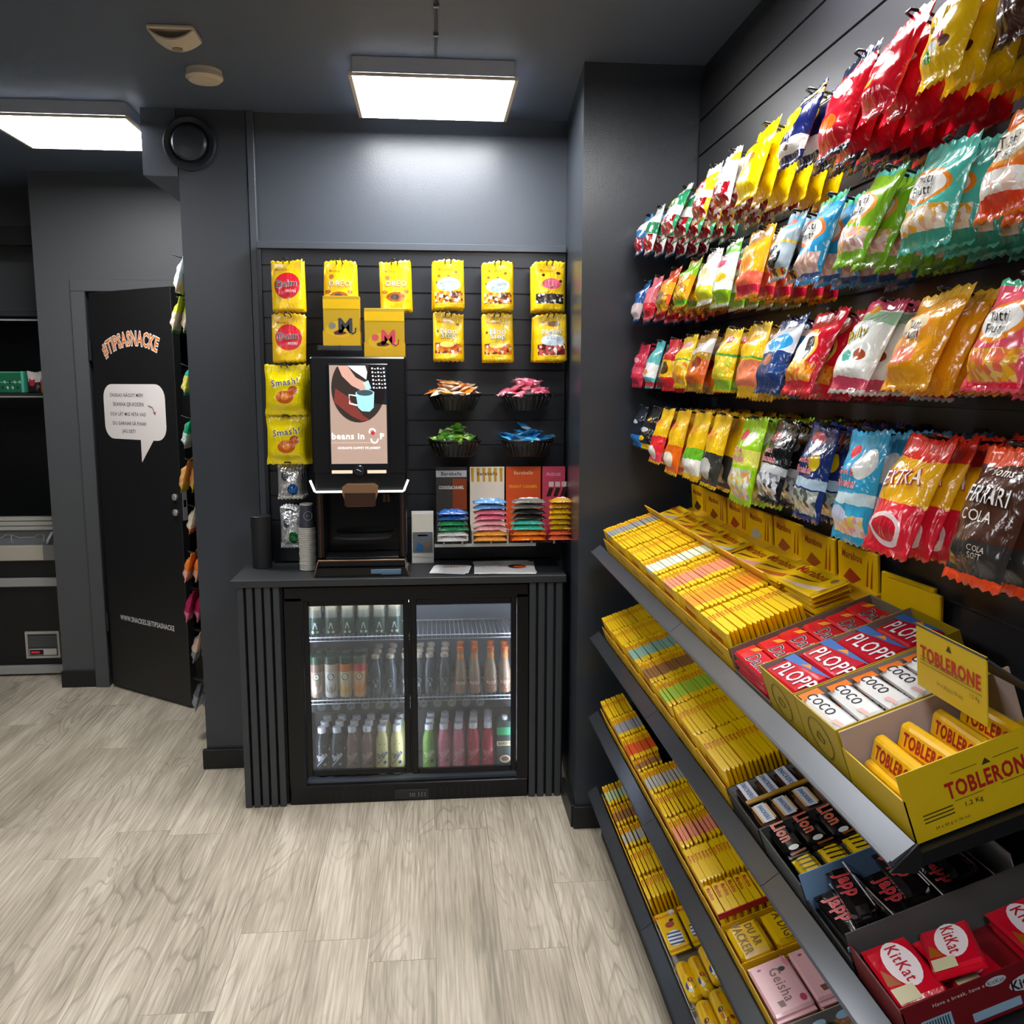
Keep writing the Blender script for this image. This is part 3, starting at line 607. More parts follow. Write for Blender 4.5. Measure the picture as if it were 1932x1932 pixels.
def art2(m, F):
    for j in range(6): m.box((-.09, -.03+j*.012, .0007), (-.02, -.0285+j*.012, .0012), mat('#b9bcc2', .6))
    m.add([F(.05+.036*cos(a*pi/8), .0+.04*sin(a*pi/8)) for a in range(16)], [tuple(range(16))], mat('#2a2322', .6))
    m.add([(x, y, .0014) for x, y, z in [F(.058+.024*cos(a*pi/8), -.006+.028*sin(a*pi/8)) for a in range(16)]], [tuple(range(16))], mat('#e2642a', .6))
papers('small white leaflets', 'small white leaflet on the counter beside the leaflet holder', .075, 3.44, .135, .14, -.12, 6, art1)
papers('large white leaflets', 'large white leaflet with round orange print on the counter', .287, 3.47, .225, .24, .04, 4, art2)

# ================================================================== BAGS
def bagmesh(w, h, T, m, texts=(), seed=0, stand=False, seal=.09, bseal=.055, nu=13, nv=20, pinch=.05, gusset=None, white='#ffffff'):
    r = random.Random(seed); ph = [r.uniform(0, 6.28) for _ in range(6)]
    def ss(x): x = max(0, min(1, x)); return x*x*(3-2*x)
    def D(u, t):
        if stand: P = ss((t-.1)/.35)*(1 if t > .5 else 1); P *= .35+.65*t
        else: P = ss((t-seal)/.28)*ss((1-bseal-t)/.16)
        e = (1-min(1, abs(u))**3.2)**.75
        wr = .0016*sin(9*t+5*u+ph[0])*sin(7*u+ph[1])+.0011*sin(23*t+ph[2]+3*u)
        wav = .0022*sin(4*u+ph[3])*(1-P)
        return T*P*e+wr*P*e*1.6+.0012+wav
    def WX(u, t):
        P = ss((t-seal)/.25)*ss((1-bseal-t)/.12) if not stand else ss((t-.08)/.3)
        return w/2*u*(1-pinch*P)
    def S(x, z, off=.0011):
        t = max(0, min(1, -z/h)); u = max(-1, min(1, 2*x/w)); return (WX(u, t), -D(u, t)-off, z)
    b = MB(); vs = []; uv = []; F = []
    zig = lambda i, t: (.0022*(1 if i % 2 else -1) if t in (0, 1) else 0)
    for j in range(nv+1):
        t = j/nv
        for i in range(nu+1):
            u = -1+2*i/nu; vs.append((WX(u, t), -D(u, t), -t*h+zig(i, t)+.004*sin(2.2*u+ph[4])*(1-t))); uv.append(((u+1)/2, 1-t))
    n = len(vs)
    for j in range(nv+1):
        t = j/nv
        for i in range(nu+1):
            u = -1+2*i/nu; e = D(u, t)*.22+(T*.0 if not stand else 0); e = e if abs(u) < .999 and 0 < t else 0
            x, y, z = vs[j*(nu+1)+i]; vs.append((x, e*.3+.0003 if abs(u) > .99 else e+.0003, z)); uv.append(((u+1)/2, 1-t))
    q = lambda i, j, k=0: k*n+j*(nu+1)+i
    for j in range(nv):
        for i in range(nu):
            F.append((q(i, j), q(i, j+1), q(i+1, j+1), q(i+1, j))); F.append((q(i, j, 1), q(i+1, j, 1), q(i+1, j+1, 1), q(i, j+1, 1)))
        F.append((q(0, j), q(0, j, 1), q(0, j+1, 1), q(0, j+1))); F.append((q(nu, j), q(nu, j+1), q(nu, j+1, 1), q(nu, j, 1)))
    for i in range(nu):
        F.append((q(i, 0), q(i+1, 0), q(i+1, 0, 1), q(i, 0, 1))); F.append((q(i, nv), q(i, nv, 1), q(i+1, nv, 1), q(i+1, nv)))
    b.add(vs, F, m, uv, smooth=True)
    for t in texts:     # (string, u, v from the bottom, letter height / bag height, colour, outline or None, rotation)
        s, cu, cv, th, c, ol = t[:6]; rot = t[6] if len(t) > 6 else 0
        X, Z = (cu-.5)*w, -(1-cv)*h
        if ol: b.text(s, X, Z, th*h, lambda a, d: S(a, d, .0016), mat(ol, .4), wmax=w*.68, off=.034, rot=rot)
        b.text(s, X, Z, th*h, lambda a, d: S(a, d, .0024), mat(c, .35), wmax=w*.68, off=.004, rot=rot)
    return b

def hook(loc, rot, L, label, group):
    t = empty('display_hook', label, 'hook', loc, rot, group)
    MB().box((-.018, -.003, -.022), (.018, 0, .012), WIRE, .001).obj('back_plate', t)
    m = MB(); a = .011
    m.tube([(-a, -.002, 0), (-a, -L*.75, -.001), (-a, -L+.012, .008), (-a*.6, -L, .012), (a*.6, -L, .012), (a, -L+.012, .008), (a, -L*.75, -.001), (a, -.002, 0)], .0026, WIRE, 6)
    m.obj('double_prong', t); return t

# ---- right wall: rows of hooks (y, z top, width, bottom x, height) ------------------------------
RD, WH, YL = '#d01224', '#f4f2ee', '#f6c800'
TF = [('Tutti', .5, .60, .085, '#1a1512', WH), ('Frutti', .5, .50, .085, '#1a1512', WH)]
def oval(c1='#f08018', c2=WH): return [(.5, .55, .40, .17, c1), (.5, .55, .34, .13, c2)]
FR = ['#e8a028', '#d8586a', '#efe0c8', '#e06428', '#c8a878']
REDC = ['#a00c1c', '#c81428', '#780810', '#b83040', '#efe8e4']
def gott(col, c='#d8305a'): return [('Gott &', .45, .62, .06, c, WH), ('blandat', .48, .52, .075, c, WH)]
R1 = [ # description, base, bands, ovals, candy, texts
 ('blue and white', '#2a78b8', [(.55, .8, WH)], [], (.03, .34, REDC), []),
 ('white and green', '#e6ebe8', [(.35, .6, '#2c8a5c')], [], (.03, .34, REDC), []),
 ('green and white', '#2b8f5c', [(.36, .55, WH), (.88, 1, WH)], [(.4, .68, .28, .1, '#c8d838')], (.03, .36, REDC), []),
 ('yellow and white', '#f0b818', [(.36, .5, WH), (.84, 1, WH)], [(.5, .62, .3, .09, '#c8243a')], (.03, .36, REDC), []),
 ('silvery white', '#dcd8d4', [(.76, .9, '#e8c020')], [(.5, .6, .3, .1, '#b0a8a8')], (.03, .4, REDC), []),
 ('bright yellow brown-dotted', '#f7d000', [], [(.3+.2*i, .82-.14*j+.05*(i % 2), .05, .02, '#6a4210') for i in range(3) for j in range(3)]+[(.5, .5, .28, .07, '#e06018')], None, []),
 ('navy blue with yellow panel', '#16205e', [(.84, .9, '#f2e27a'), (.93, .97, '#f2e27a'), (.12, .3, WH)], [(.42, .56, .36, .16, '#f2d818'), (.55, .22, .12, .06, '#6a4a30')], None, []),
 ('red with navy edges', '#d8142c', [(.9, 1, '#18223a'), (0, .07, '#18223a')], [(.35, .72, .18, .06, '#f0a020'), (.5, .28, .2, .09, '#e87018'), (.6, .6, .22, .07, WH)], None, []),
 ('glossy red', '#d6102a', [], [(.3, .88, .16, .06, '#f0a818'), (.5, .5, .25, .05, '#f6d0d0'), (.4, .3, .16, .05, '#f0a818')], None, []),
 ('yellow with coloured nuts', '#eabc08', [(.74, .9, '#f2d2c4')], [(.35, .2, .1, .045, '#3f9a3a'), (.5, .27, .1, .045, '#e8e8e4'), (.62, .34, .09, .045, '#b81c2a'), (.72, .28, .1, .05, '#5a2a14'), (.3, .45, .07, .03, '#8a5a18')], None, []),
 ('dark brown', '#3a1c12', [(.7, .85, '#c8b0a8')], [(.5, .4, .25, .1, '#d8c8b8')], None, [])]
R2 = [
 ('dark blue and white', '#20569a', [(.05, .4, '#c8b8b8')], [], None, []),
 ('pink', '#e0707c', [(.05, .35, '#d01830')], [], None, []),
 ('orange and yellow', '#e0541a', [(.35, .62, '#e8a818')], [(.5, .3, .3, .14, '#8a7048')], (.04, .3, ['#d8a010', '#f0c020', '#8a6a20']), []),
 ('lime green and amber', '#d89c10', [(.62, .95, '#8fc81e'), (.04, .13, '#58b020')], [], (.15, .55, ['#e0a810', '#c07818', '#f0c830']), []),
 ('white and yellow', '#f0ece4', [(.08, .3, '#d8dc28'), (.88, 1, WH)], [(.6, .5, .28, .12, '#f4e8a8')], None, []),
 ('white and green', '#e8ecd8', [(.8, .95, '#5cb228'), (.04, .22, '#8cc020')], [(.5, .66, .3, .08, '#e05878'), (.55, .42, .3, .07, '#e8c41c')], None, []),
 ('orange-yellow with red foot', '#f0a414', [(.04, .16, '#d81840'), (.16, .34, '#f4684c')], [(.55, .42, .14, .12, '#f08818')], None, []),
 ('silver with black window', '#a8b8c0', [(.72, .95, '#5ab4d8'), (.5, .54, '#e8c020')], [(.45, .84, .25, .06, '#e0707c'), (.5, .3, .3, .16, '#1c1e20')], (.04, .14, ['#c81c28', '#e8b020', '#2a2a2a']), []),
 ('light blue with orange oval', '#2a9ad2', [(.92, 1, '#48b890'), (.03, .1, '#1e5a9e')], oval('#ee8440'), (.1, .3, ['#d8a8a8', '#e8c8b8', '#f0dcd0', '#e0b0a0']), TF),
 ('lime green with orange oval', '#84bd22', [(.94, 1, '#58c0b0'), (.03, .12, '#7cc020')], oval('#f0a048'), (.12, .34, ['#e8c8c0', '#e8b048', '#f0e0d0', '#d8a0a0']), TF),
 ('mint green with orange oval', '#52c4b4', [(.03, .14, '#3a9c88')], oval('#f08a1c'), (.14, .36, ['#f0e8d8', '#e8a828', '#e0b090', '#f0d8b8']), TF),
 ('orange with white window', '#ec7216', [(.03, .16, '#dc3c14')], oval('#f0a040', '#e8dcc8'), (.16, .36, ['#f0ece4', '#e8e0d8', '#e8c8b8']), TF)]
R3 = [
 ('crimson', '#c82a48', [(.3, .45, '#e05068')], [(.5, .6, .3, .06, '#f0a8b4')], None, []),
 ('teal and white', '#58b8bc', [(.2, .5, '#dce0e0'), (.03, .12, '#d8384c')], [(.5, .3, .18, .06, '#c89060')], None, []),
 ('red and yellow', '#d01c2c', [(.25, .58, '#e8b818')], [(.5, .42, .3, .12, '#4a2810')], None, []),
 ('yellow with green stripe', '#f2cc14', [(.5, .53, '#3c9c40')], [(.5, .8, .3, .07, '#f0a0b0'), (.6, .3, .25, .1, '#e0a010')], (.08, .46, ['#e8b010', '#f0d060', '#e08818']), []),
 ('gold and silver', '#a87c14', [(.62, .86, '#cfc8c4'), (.12, .5, '#c85a14')], [(.65, .45, .2, .1, '#7a1c10'), (.6, .33, .1, .05, WH)], None, []),
 ('yellow and lime', '#efc412', [(.03, .18, '#8cc828'), (.55, .59, '#3c9c40')], [(.5, .82, .2, .06, '#e83828')], (.2, .52, ['#d8b018', '#e8c838', '#b8c030']), []),
 ('yellow with pink sweets', '#f4c014', [(.5, .53, '#48a840'), (.14, .48, '#e8805c'), (.03, .1, '#f0c010')], [], None, [('SURA', .5, .78, .08, '#e0304c', WH)]),
 ('navy and silver', '#1e3f7c', [(.5, .86, '#dce4ec')], [(.65, .62, .3, .12, '#2e9ad8'), (.5, .4, .2, .07, '#b06848')], None, []),
 ('red with black oval', '#d2142c', [(.03, .12, '#e02038')], [(.45, .5, .38, .24, '#f0c048'), (.42, .52, .30, .18, '#f4f0e8'), (.62, .5, .10, .14, '#241c1c')], (.14, .34, ['#e08818', '#d8601c', '#e8a848']), []),
 ('white and pink with yellow letters', '#eceee8', [(.88, 1, '#e04468'), (.03, .14, '#dc4468'), (.72, .86, '#a8d0a8'), (.16, .3, '#f0f0ec')], [(.3, .88, .12, .05, '#f0a018'), (.7, .36, .14, .06, '#a8481c'), (.4, .34, .12, .06, '#3cae9c')], None, [('Polly', .48, .56, .15, '#f2d018', '#2a3a28', .25)]),
 ('orange with tile pattern', '#eb9e12', [(.9, 1, '#f0b838')], [(.45, .6, .36, .15, '#f0902c'), (.45, .6, .3, .11, '#eed8b0'), (.42, .3, .3, .1, '#ef7c58')], (.04, .14, ['#e89814', '#f0a820']), TF),
 ('pink and orange', '#e84f68', [(.94, 1, '#48b088'), (.03, .07, '#e01838')], [(.5, .58, .42, .2, '#f08c1c'), (.5, .58, .34, .15, '#f0ece8')], (.08, .34, ['#e8a820', '#e88038', '#f0c060', '#e86848']), TF)]
R4 = [
 ('dark blue', '#1a2230', [(.03, .3, '#2870b8')], [(.5, .6, .3, .05, '#c8ccd0')], None, []),
 ('black and yellow', '#191a1a', [(.03, .14, '#f0c814')], [(.6, .7, .2, .04, '#e8b820'), (.5, .45, .3, .06, '#c0c4c8'), (.5, .25, .25, .06, '#e8c020')], None, []),
 ('yellow and red', '#f6c410', [(.18, .48, '#e02830'), (.03, .2, '#e8405a')], [(.45, .18, .34, .12, '#f4ece8')], None, [('Bilar', .5, .72, .12, '#e05014', None)]),
 ('yellow and orange', '#f6c010', [(.04, .44, '#f06c14')], [(.5, .22, .36, .11, '#f4e8d0')], None, [('Bilar', .5, .74, .12, '#e05014', None)]),
 ('yellow and green', '#f6c610', [(.3, .46, '#6cbc28'), (.08, .3, '#eceae4')], [], None, [('Bilar', .5, .72, .12, '#e05014', None)]),
 ('yellow with black foot', '#f4c40c', [(.04, .46, '#3a3a36')], [(.45, .24, .36, .14, '#c4c2bc')], None, [('Bilar', .5, .72, .12, '#e05014', None)]),
 ('lime green', '#9cd01c', [(.44, .62, '#e8e468')], [(.3, .8, .18, .07, '#e04868'), (.65, .74, .2, .09, '#f0ecd8')], (.06, .4, ['#e8e4dc', '#e8a848', '#b8b4b0', '#d0d890']), gott('x')),
 ('black', '#17181b', [(.36, .45, '#c8ccd0')], [(.35, .78, .18, .06, '#d85870'), (.7, .7, .12, .05, '#8a8a8c')], (.06, .36, ['#c8ccd2', '#8a8e94', '#3a3c40', '#e8eaec']), gott('x', '#e04a68')),
 ('navy', '#1c3272', [(.34, .44, '#b8d4e8')], [(.4, .86, .2, .06, '#d8485c'), (.72, .62, .14, .1, '#e8c81c')], (.06, .32, ['#b8c0b8', '#a8b4a0', '#d8dcd4', '#58605c']), gott('x', '#e03850')),
 ('light blue', '#36a6d2', [(.34, .44, '#cfe6ee'), (.02, .07, '#2aa8d8')], [(.3, .82, .14, .06, '#e02838'), (.75, .7, .2, .14, '#dfe0dc'), (.35, .24, .2, .08, '#c8d0e8')], (.07, .24, ['#e8d8d4', '#d8dce0', '#e8a0a8', '#e8d060']), gott('x', '#d82848')),
 ('red and yellow', '#e0321c', [(.42, .8, '#f0b010'), (.02, .42, '#e01e34')], [(.55, .2, .32, .13, '#f0d8dc'), (.55, .2, .26, .09, '#d01c30')], None, [('EXTRA', .52, .62, .13, WH, '#d0242c', .12)]),
 ('brown and orange-red', '#4a2a1c', [(.86, 1, '#ea4a1c'), (0, .07, '#ea4a1c'), (.07, .3, '#33302e')], [], None, [('Toms', .55, .80, .07, WH, None), ('FERRARI', .53, .62, .12, WH, '#2a1810'), ('COLA', .5, .47, .08, '#efe8e0', None), ('COLA', .7, .25, .04, '#c8b8a8', None), ('SOFT', .7, .2, .04, '#c8b8a8', None)])]
PX = {1: [(3.00, 2.16, .105, .694, .125), (2.868, .0, .11, .69, .14), (2.60, 0, .14, .672, .145), (2.335, 0, .118, .688, .14), (2.19, 0, .116, .70, .135), (1.975, 0, .118, .678, .163), (1.755, 0, .118, .685, .14), (1.565, 0, .122, .678, .173), (1.395, 0, .105, .671, .157), (1.245, 0, .10, .682, .15), (1.10, 0, .09, .70, .14)],
 2: [(3.00, 0, .09, .688, .133), (2.865, 0, .115, .695, .134), (2.68, 0, .13, .685, .132), (2.48, 0, .13, .682, .135), (2.31, 0, .118, .70, .135), (2.165, 0, .11, .70, .15), (1.99, 0, .135, .694, .15), (1.79, 0, .10, .687, .135), (1.637, 0, .105, .682, .158), (1.435, 0, .105, .662, .16), (1.285, 0, .13, .69, .15), (1.09, 0, .10, .685, .14)],
 3: [(3.03, 0, .135, .699, .144), (2.82, 0, .115, .69, .147), (2.665, 0, .13, .705, .151), (2.505, 0, .13, .698, .143), (2.345, 0, .14, .687, .153), (2.15, 0, .125, .70, .15), (1.99, 0, .138, .702, .16), (1.80, 0, .13, .672, .157), (1.62, 0, .12, .662, .162), (1.43, 0, .122, .664, .156), (1.268, 0, .12, .668, .15), (1.085, 0, .11, .682, .145)],
 4: [(3.03, 0, .12, .705, .14), (2.85, 0, .12, .688, .14), (2.705, 0, .118, .684, .168), (2.55, 0, .135, .69, .184), (2.37, 0, .135, .695, .180), (2.20, 0, .125, .691, .182), (1.995, 0, .145, .695, .192), (1.80, 0, .12, .688, .168), (1.63, 0, .12, .695, .176), (1.468, 0, .128, .698, .187), (1.285, 0, .128, .66, .182), (1.09, 0, .118, .674, .180)]}
ZT = {1: 2.16, 2: 1.952, 3: 1.752, 4: 1.549}
rown = {1: 'top', 2: 'second', 3: 'third', 4: 'bottom'}
XB = .716
for row, styles in ((1, R1), (2, R2), (3, R3), (4, R4)):
    hb = None
    for i, (sty, (y, _, w_, xb, h)) in enumerate(zip(styles, PX[row])):
        desc, base, bands, ells, candy, texts = sty; z = ZT[row]; yc = y-w_/2
        tilt = math.asin(max(.05, min(.6, (XB+.012-xb)/h))); T = .021
        place = f'hook {i+1} from the far end of the {rown[row]} row'
        lab = f'black hook of the {desc} bags, {rown[row]} row on right wall'
        if i == 0 and row == 1: hk = hook((.904, yc, z-.012), (0, 0, -pi/2), .20, lab, 'candy hooks')
        else: tag(dup(hk, (.904, yc, z-.012), (0, 0, -pi/2)), lab, 'hook', None)
        hkc = None
        m = packmat((row, i), base, tuple(bands), tuple(ells), candy, rough=.2 if row > 0 else .3)
        bm = bagmesh(w_, h, T, m, texts, seed=row*20+i)
        n = 6 if y > .9 else 4
        for k in range(n):
            loc = (XB+k*.033, yc+rnd.uniform(-.004, .004)*(k > 0), z-.004-rnd.uniform(0, .008)*(k > 0)); rot = (-tilt*(1-.04*k), rnd.uniform(-.02, .02), -pi/2+rnd.uniform(-.015, .015))
            if k == 0: b0 = bm.obj('candy_bag', None, loc, rot); o = b0
            else: o = dup(b0, loc, rot)
            if k == 0: tag(o, f'foremost {desc} candy bag, {rown[row]} row of the right wall', 'candy bag')
            else: tag(o, f'{desc} candy bag behind the foremost, {rown[row]} row of right wall', 'candy bag', f'{desc} bags behind, {rown[row]} row')

# ================================================================== SLOPED SHELVES
TH = radians(20); CT_, ST_ = cos(TH), sin(TH)
SH = {1: (1.055, 1.055, .97), 2: (.795, .748, .55), 3: (.489, .457, .55), 4: (.160, .174, .55)}   # z at y=1, z at y=3, near end
SH = {k: (a, b_, e) for k, (a, b_, e) in SH.items()}
def shz(k, y): a, b_, _ = SH[k]; return a+(b_-a)*(y-1)/2
rows_ = {1: 'top', 2: 'second', 3: 'third', 4: 'lowest'}
RAIL1 = mat('#63676d', .3, metal=.6, name='grey_steel_rail')
RAILT = glassmat((.75, .77, .8), .25, (.3, .32, .35), name='clear_price_strip')
for k in (1, 2, 3, 4):
    e = SH[k][2]; y1_ = 3.01; Lh = y1_-e; ym = (y1_+e)/2; inc = math.atan2(SH[k][1]-SH[k][0], 2)
    t = empty('sloped_shelf', f'black sloping display shelf with grey front rail, {rows_[k]} of four under the candy bags', 'shelf', (.585, ym, shz(k, ym)), (inc, 0, 0))
    m = MB()
    P = [(-.006, -.004), (.314, .314*math.tan(TH)-.004), (.300, .300*math.tan(TH)-.028), (-.006, -.022)]
    m.prism(P, lambda x, z, d: (x, d, z), -Lh/2, Lh/2, SHELF); m.obj('shelf_panel', t)
    seg = max(1, round(Lh/.9)); 
    for s_ in range(seg):
        a = -Lh/2+Lh*s_/seg+.001; b_ = -Lh/2+Lh*(s_+1)/seg-.001; r = MB()
        r.prism([(-.033, -.010), (-.030, -.0135), (-.002, .009), (-.004, .0125)], lambda x, z, d: (x, d, z), a, b_, RAIL1 if k == 1 else RAIL)
        r.prism([(-.034, -.008), (-.037, -.011), (-.031, -.02), (-.006, -.02), (-.006, -.014), (-.03, -.0135)], lambda x, z, d: (x, d, z), a, b_, RAIL1 if k == 1 else RAIL)
        r.obj('price_rail', t)
    MB().prism([(-.036, -.022), (-.002, .014), (.005, -.004), (.0, -.024)], lambda x, z, d: (x, d, z), -Lh/2-.004, -Lh/2, DARK).obj('end_cap', t)
# plinth under the lowest shelf
tag(MB().box((.60, .55, 0), (.89, 3.0, .125), DARK).obj('shelf_plinth'), 'black plinth on the floor under the lowest sloping shelf', 'plinth')

def frame(k, y, s, hh=0):       # position on shelf k at distance s up the slope, hh above its surface
    return (.590+s*CT_-hh*ST_, y, shz(k, y)+s*ST_+hh*CT_+.0035)
SROT = (0, -TH, 0)
# upright chocolate bars ------------------------------------------------
def barmesh(stripe, L=.172, h=.078, t=.0082, txt=True, base=YEL, thick=None, s0=-.2, s1=.3):
    """bar standing on its long edge: X thickness, Y length, Z height; printed spine on top"""
    m = MB(); e = .008; ts = .0012
    if thick: t = thick
    sec = [(-L/2, ts), (-L/2+e, t), (L/2-e, t), (L/2, ts)]
    vs = []
    for y, tt in sec: vs += [(-tt/2, y, 0), (tt/2, y, 0), (tt/2, y, h-(.0015 if tt < t else 0)), (-tt/2, y, h-(.0015 if tt < t else 0))]
    F = [(0, 3, 2, 1), (12, 13, 14, 15)]
    for i in range(3):
        a = i*4; b_ = a+4
        for j in range(4): F.append((a+j, a+(j+1) % 4, b_+(j+1) % 4, b_+j))
    m.add(vs, F, base)
    if stripe:
        a0, a1 = -L*.32, L*.13
        for c, p, q_ in ((stripe, a0, a1),): m.box((-t/2-.0001, p, h-.012), (t/2+.0001, q_, h+.0002), c)
    if txt:   # red lettering along the spine towards the far end
        c0 = .17*L if stripe else .08*L
        m.text('Marabou', 0, 0, t*.62, lambda a, b_: (b_, c0+.03-a-.02, h+.0005), RED, wmax=.042, off=.02)
    # printed face towards the aisle
    m.text('Marabou', 0, 0, .014, lambda a, b_: (-t/2-.0004, -a, h*.66+b_), RED, wmax=.09, off=.02)
    m.box((-t/2-.0003, -L*.4, h*.1), (-t/2-.0001, L*.2, h*.42), mat('#8a3c10', .4))
    return m
def tray(k, y0, y1, depth, hh, colr, label, group=None, inner=None, logo=None, side=True, wallh=None, name='display_tray', cat='display box', logo_col='#b08a08', fronth=None):
    """open cardboard tray between y0 (near) and y1 (far)"""
    inner = inner or colr; ym = (y0+y1)/2; W2 = (y1-y0)/2-.0008; wh = wallh or hh; fh = fronth or hh
    t = empty(name, label, cat, frame(k, ym, 0), SROT, group)
    m = MB(); c = .0018
    m.box((0, -W2, 0), (depth, W2, c), inner); m.box((0, -W2, c), (c, W2, fh), colr)
    for s_ in (-1, 1):
        y_a, y_b = (W2-c, W2) if s_ > 0 else (-W2, -W2+c)
        m.box((c, y_a, c), (depth, y_b, wh), colr); 
        if inner is not colr: m.box((c, y_a-.0004 if s_ > 0 else y_b, c), (depth-.001, y_a if s_ > 0 else y_b+.0004, wh-.001), inner)
    m.box((depth-c, -W2+c, c), (depth, W2-c, wh), colr)
    if logo: 
        f = lambda a, b_: (-.0006, -a, b_)
        m.text(logo, 0, fh*.55, min(.02, fh*.3), f, mat(logo_col, .5), wmax=W2*1.5, off=.01)
    m.obj('tray_walls', t); return t
STUFF = MB()
def barbox(k, y0, y1, n, stripe, desc, pitch=.0094, h=.078, thick=None, txt=True, lid=None, bw=None, s_start=.006, far=False):
    L = (y1-y0)-.008
    tray(k, y0, y1, s_start+n*pitch+.006, .05, CARD, f'yellow cardboard tray holding {desc} chocolate bars, {rows_[k]} sloping shelf', None, logo='Marabou', wallh=.03)
    m = barmesh(stripe, L, h, txt=txt, thick=thick)
    p = None
    if far:      # the smallest bars in the picture, kept together
        for i in range(n):
            M4 = Matrix.Translation(frame(k, (y0+y1)/2, s_start+pitch*(i+.5), .002+rnd.uniform(0, .0025))) @ Matrix.Rotation(-TH+rnd.uniform(-.02, .02), 4, 'Y')
            vs = [M4 @ Vector(v) for v in m.v]; n0 = len(STUFF.v); STUFF.v += [tuple(v) for v in vs]
            mi_ = [STUFF.mi(q) for q in m.mats]
            STUFF.f += [tuple(n0+a for a in f) for f in m.f]; STUFF.m += [mi_[a] for a in m.m]; STUFF.s += m.s; STUFF.u += m.u
        return
    for i in range(n):
        loc = frame(k, (y0+y1)/2+rnd.uniform(-.0015, .0015), s_start+pitch*(i+.5), .002+rnd.uniform(0, .0025)); rot = (0, -TH+rnd.uniform(-.02, .02), rnd.uniform(-.008, .008))
        o = m.obj('chocolate_bar', None, loc, rot) if i == 0 else dup(p, loc, rot)
        if i == 0: p = o
        tag(o, f'{desc} chocolate bar standing on edge, {rows_[k]} sloping shelf', 'chocolate bar', f'{desc} bars, {rows_[k]} shelf')
SC_ = lambda c: mat(c, .35, name='printed_band')
lav, whg, pnk, org, tea, grn, brn, gry, ltg = map(SC_, ('#9c9a9e', '#e4ebd4', '#f0906c', '#f2941c', '#8fb8a4', '#a8c838', '#9c6a3c', '#b8b4a8', '#b8cc9c'))
S1 = [2.915, 2.734, 2.553, 2.371, 2.19, 2.008, 1.827, 1.645]
for i, (st_, d) in enumerate(((lav, 'grey-banded yellow'), (None, 'plain yellow short-lettered'), (None, 'plain yellow long-lettered'), (whg, 'white-and-green-banded yellow'), (pnk, 'pink-banded yellow'), (org, 'orange-banded yellow'), (None, 'large-lettered all-yellow'))):
    barbox(1, S1[i+1], S1[i], 17, st_, d, .0098)
S2 = [2.915, 2.734, 2.57, 2.378, 2.20, 2.02, 1.828, 1.63]
for i, (st_, d) in enumerate(((None, 'plain yellow far-end'), (None, 'plain yellow dull-edged'), (tea, 'blue-green-banded yellow'), (brn, 'copper-banded yellow'), (grn, 'green-banded yellow'), (None, 'slim yellow red-lettered'), (None, 'thin yellow dark-edged'))):
    barbox(2, S2[i+1], S2[i], 15, st_, d)
S3 = [2.92, 2.746, 2.578, 2.41, 2.33, 2.185, 2.049, 1.897, 1.748, 1.63]
red_ = SC_('#e05820')
for i, (st_, d, n, p, th) in enumerate(((None, 'plain yellow farthest', 9, .0094, None), (lav, 'lilac-banded yellow', 9, .0094, None), (red_, 'orange-red-banded yellow', 9, .0094, None), (brn, 'brown-backed yellow', 7, .0105, None), (gry, 'silver-banded yellow', 10, .0105, None), (None, 'plain yellow middle', 10, .011, None), (pnk, 'salmon-banded yellow', 10, .0112, None), (None, 'fine-edged yellow', 14, .0085, None), (None, 'thick yellow red-lettered', 9, .0165, .0150))):
    barbox(3, S3[i+1], S3[i], n, st_, d, p, .075 if th is None else .07, th, far=i < 4)
S4 = [2.87, 2.72, 2.587, 2.453, 2.304, 2.185]
for i, (st_, d, n) in enumerate(((ltg, 'pale-green-banded yellow', 8), (brn, 'amber-banded yellow', 8), (gry, 'grey-banded low-shelf yellow', 8), (None, 'broad yellow', 8), (None, 'broad yellow nearest', 8))):
    barbox(4, S4[i+1], S4[i], n, st_, d, .0115, .075, .0095 if i > 2 else None, far=True)
tag(STUFF.obj('chocolate_bar'), 'many small yellow chocolate bars at the far end of the two lower sloping shelves', 'chocolate bars', kind='stuff')

# ---- back half of the top shelf: lids, flat bars, upright cards
def flatbar(L, W, t, base, texts, swirl=None, rr_=.004):
    """bar lying flat: X across (up the slope), Y along the wall, Z up; lettering reads towards -Y"""
    m = MB(); e = .009
    m.box((-W/2, -L/2+e, 0), (W/2, L/2-e, t), base, rr_)
    for s_ in (-1, 1): m.prism([(-W/2+.002, s_*(L/2-e-.001)), (W/2-.002, s_*(L/2-e-.001)), (W/2-.001, s_*L/2), (-W/2+.001, s_*L/2)], lambda x, y, d: (x, y, d), t*.35, t*.5, base)
    f = lambda a, b_: (b_, -a, t+.0006); f0 = lambda a, b_: (b_, -a, t+.0003); f2 = lambda a, b_: (b_, -a, t+.0009)
    for si, (kind, *a) in enumerate(swirl or []):
        f0 = lambda a, b_, dz=.00018+.00005*si: (b_, -a, t+dz)
        if kind == 'q': m.add([f0(*p) for p in a[0]], [tuple(range(len(a[0])))], mat(a[1], .35))
        if kind == 'e': m.add([f0(a[0]+a[2]*cos(i*pi/10), a[1]+a[3]*sin(i*pi/10)) for i in range(20)], [tuple(range(20))], mat(a[4], .35))
    for s_, cx, cy, h, c, ol, *r in texts:
        if ol: m.text(s_, cx, cy, h, f, mat(ol, .4), wmax=L*.82, off=.034, rot=r[0] if r else 0)
        m.text(s_, cx, cy, h, f2, mat(c, .35), wmax=L*.82, off=.008, rot=r[0] if r else 0)
    return m
acc = ['#a8a8b8', '#c85a18', '#b8562a', '#c9ccd0', '#d890a0', '#c86018', '#e8c8b0']
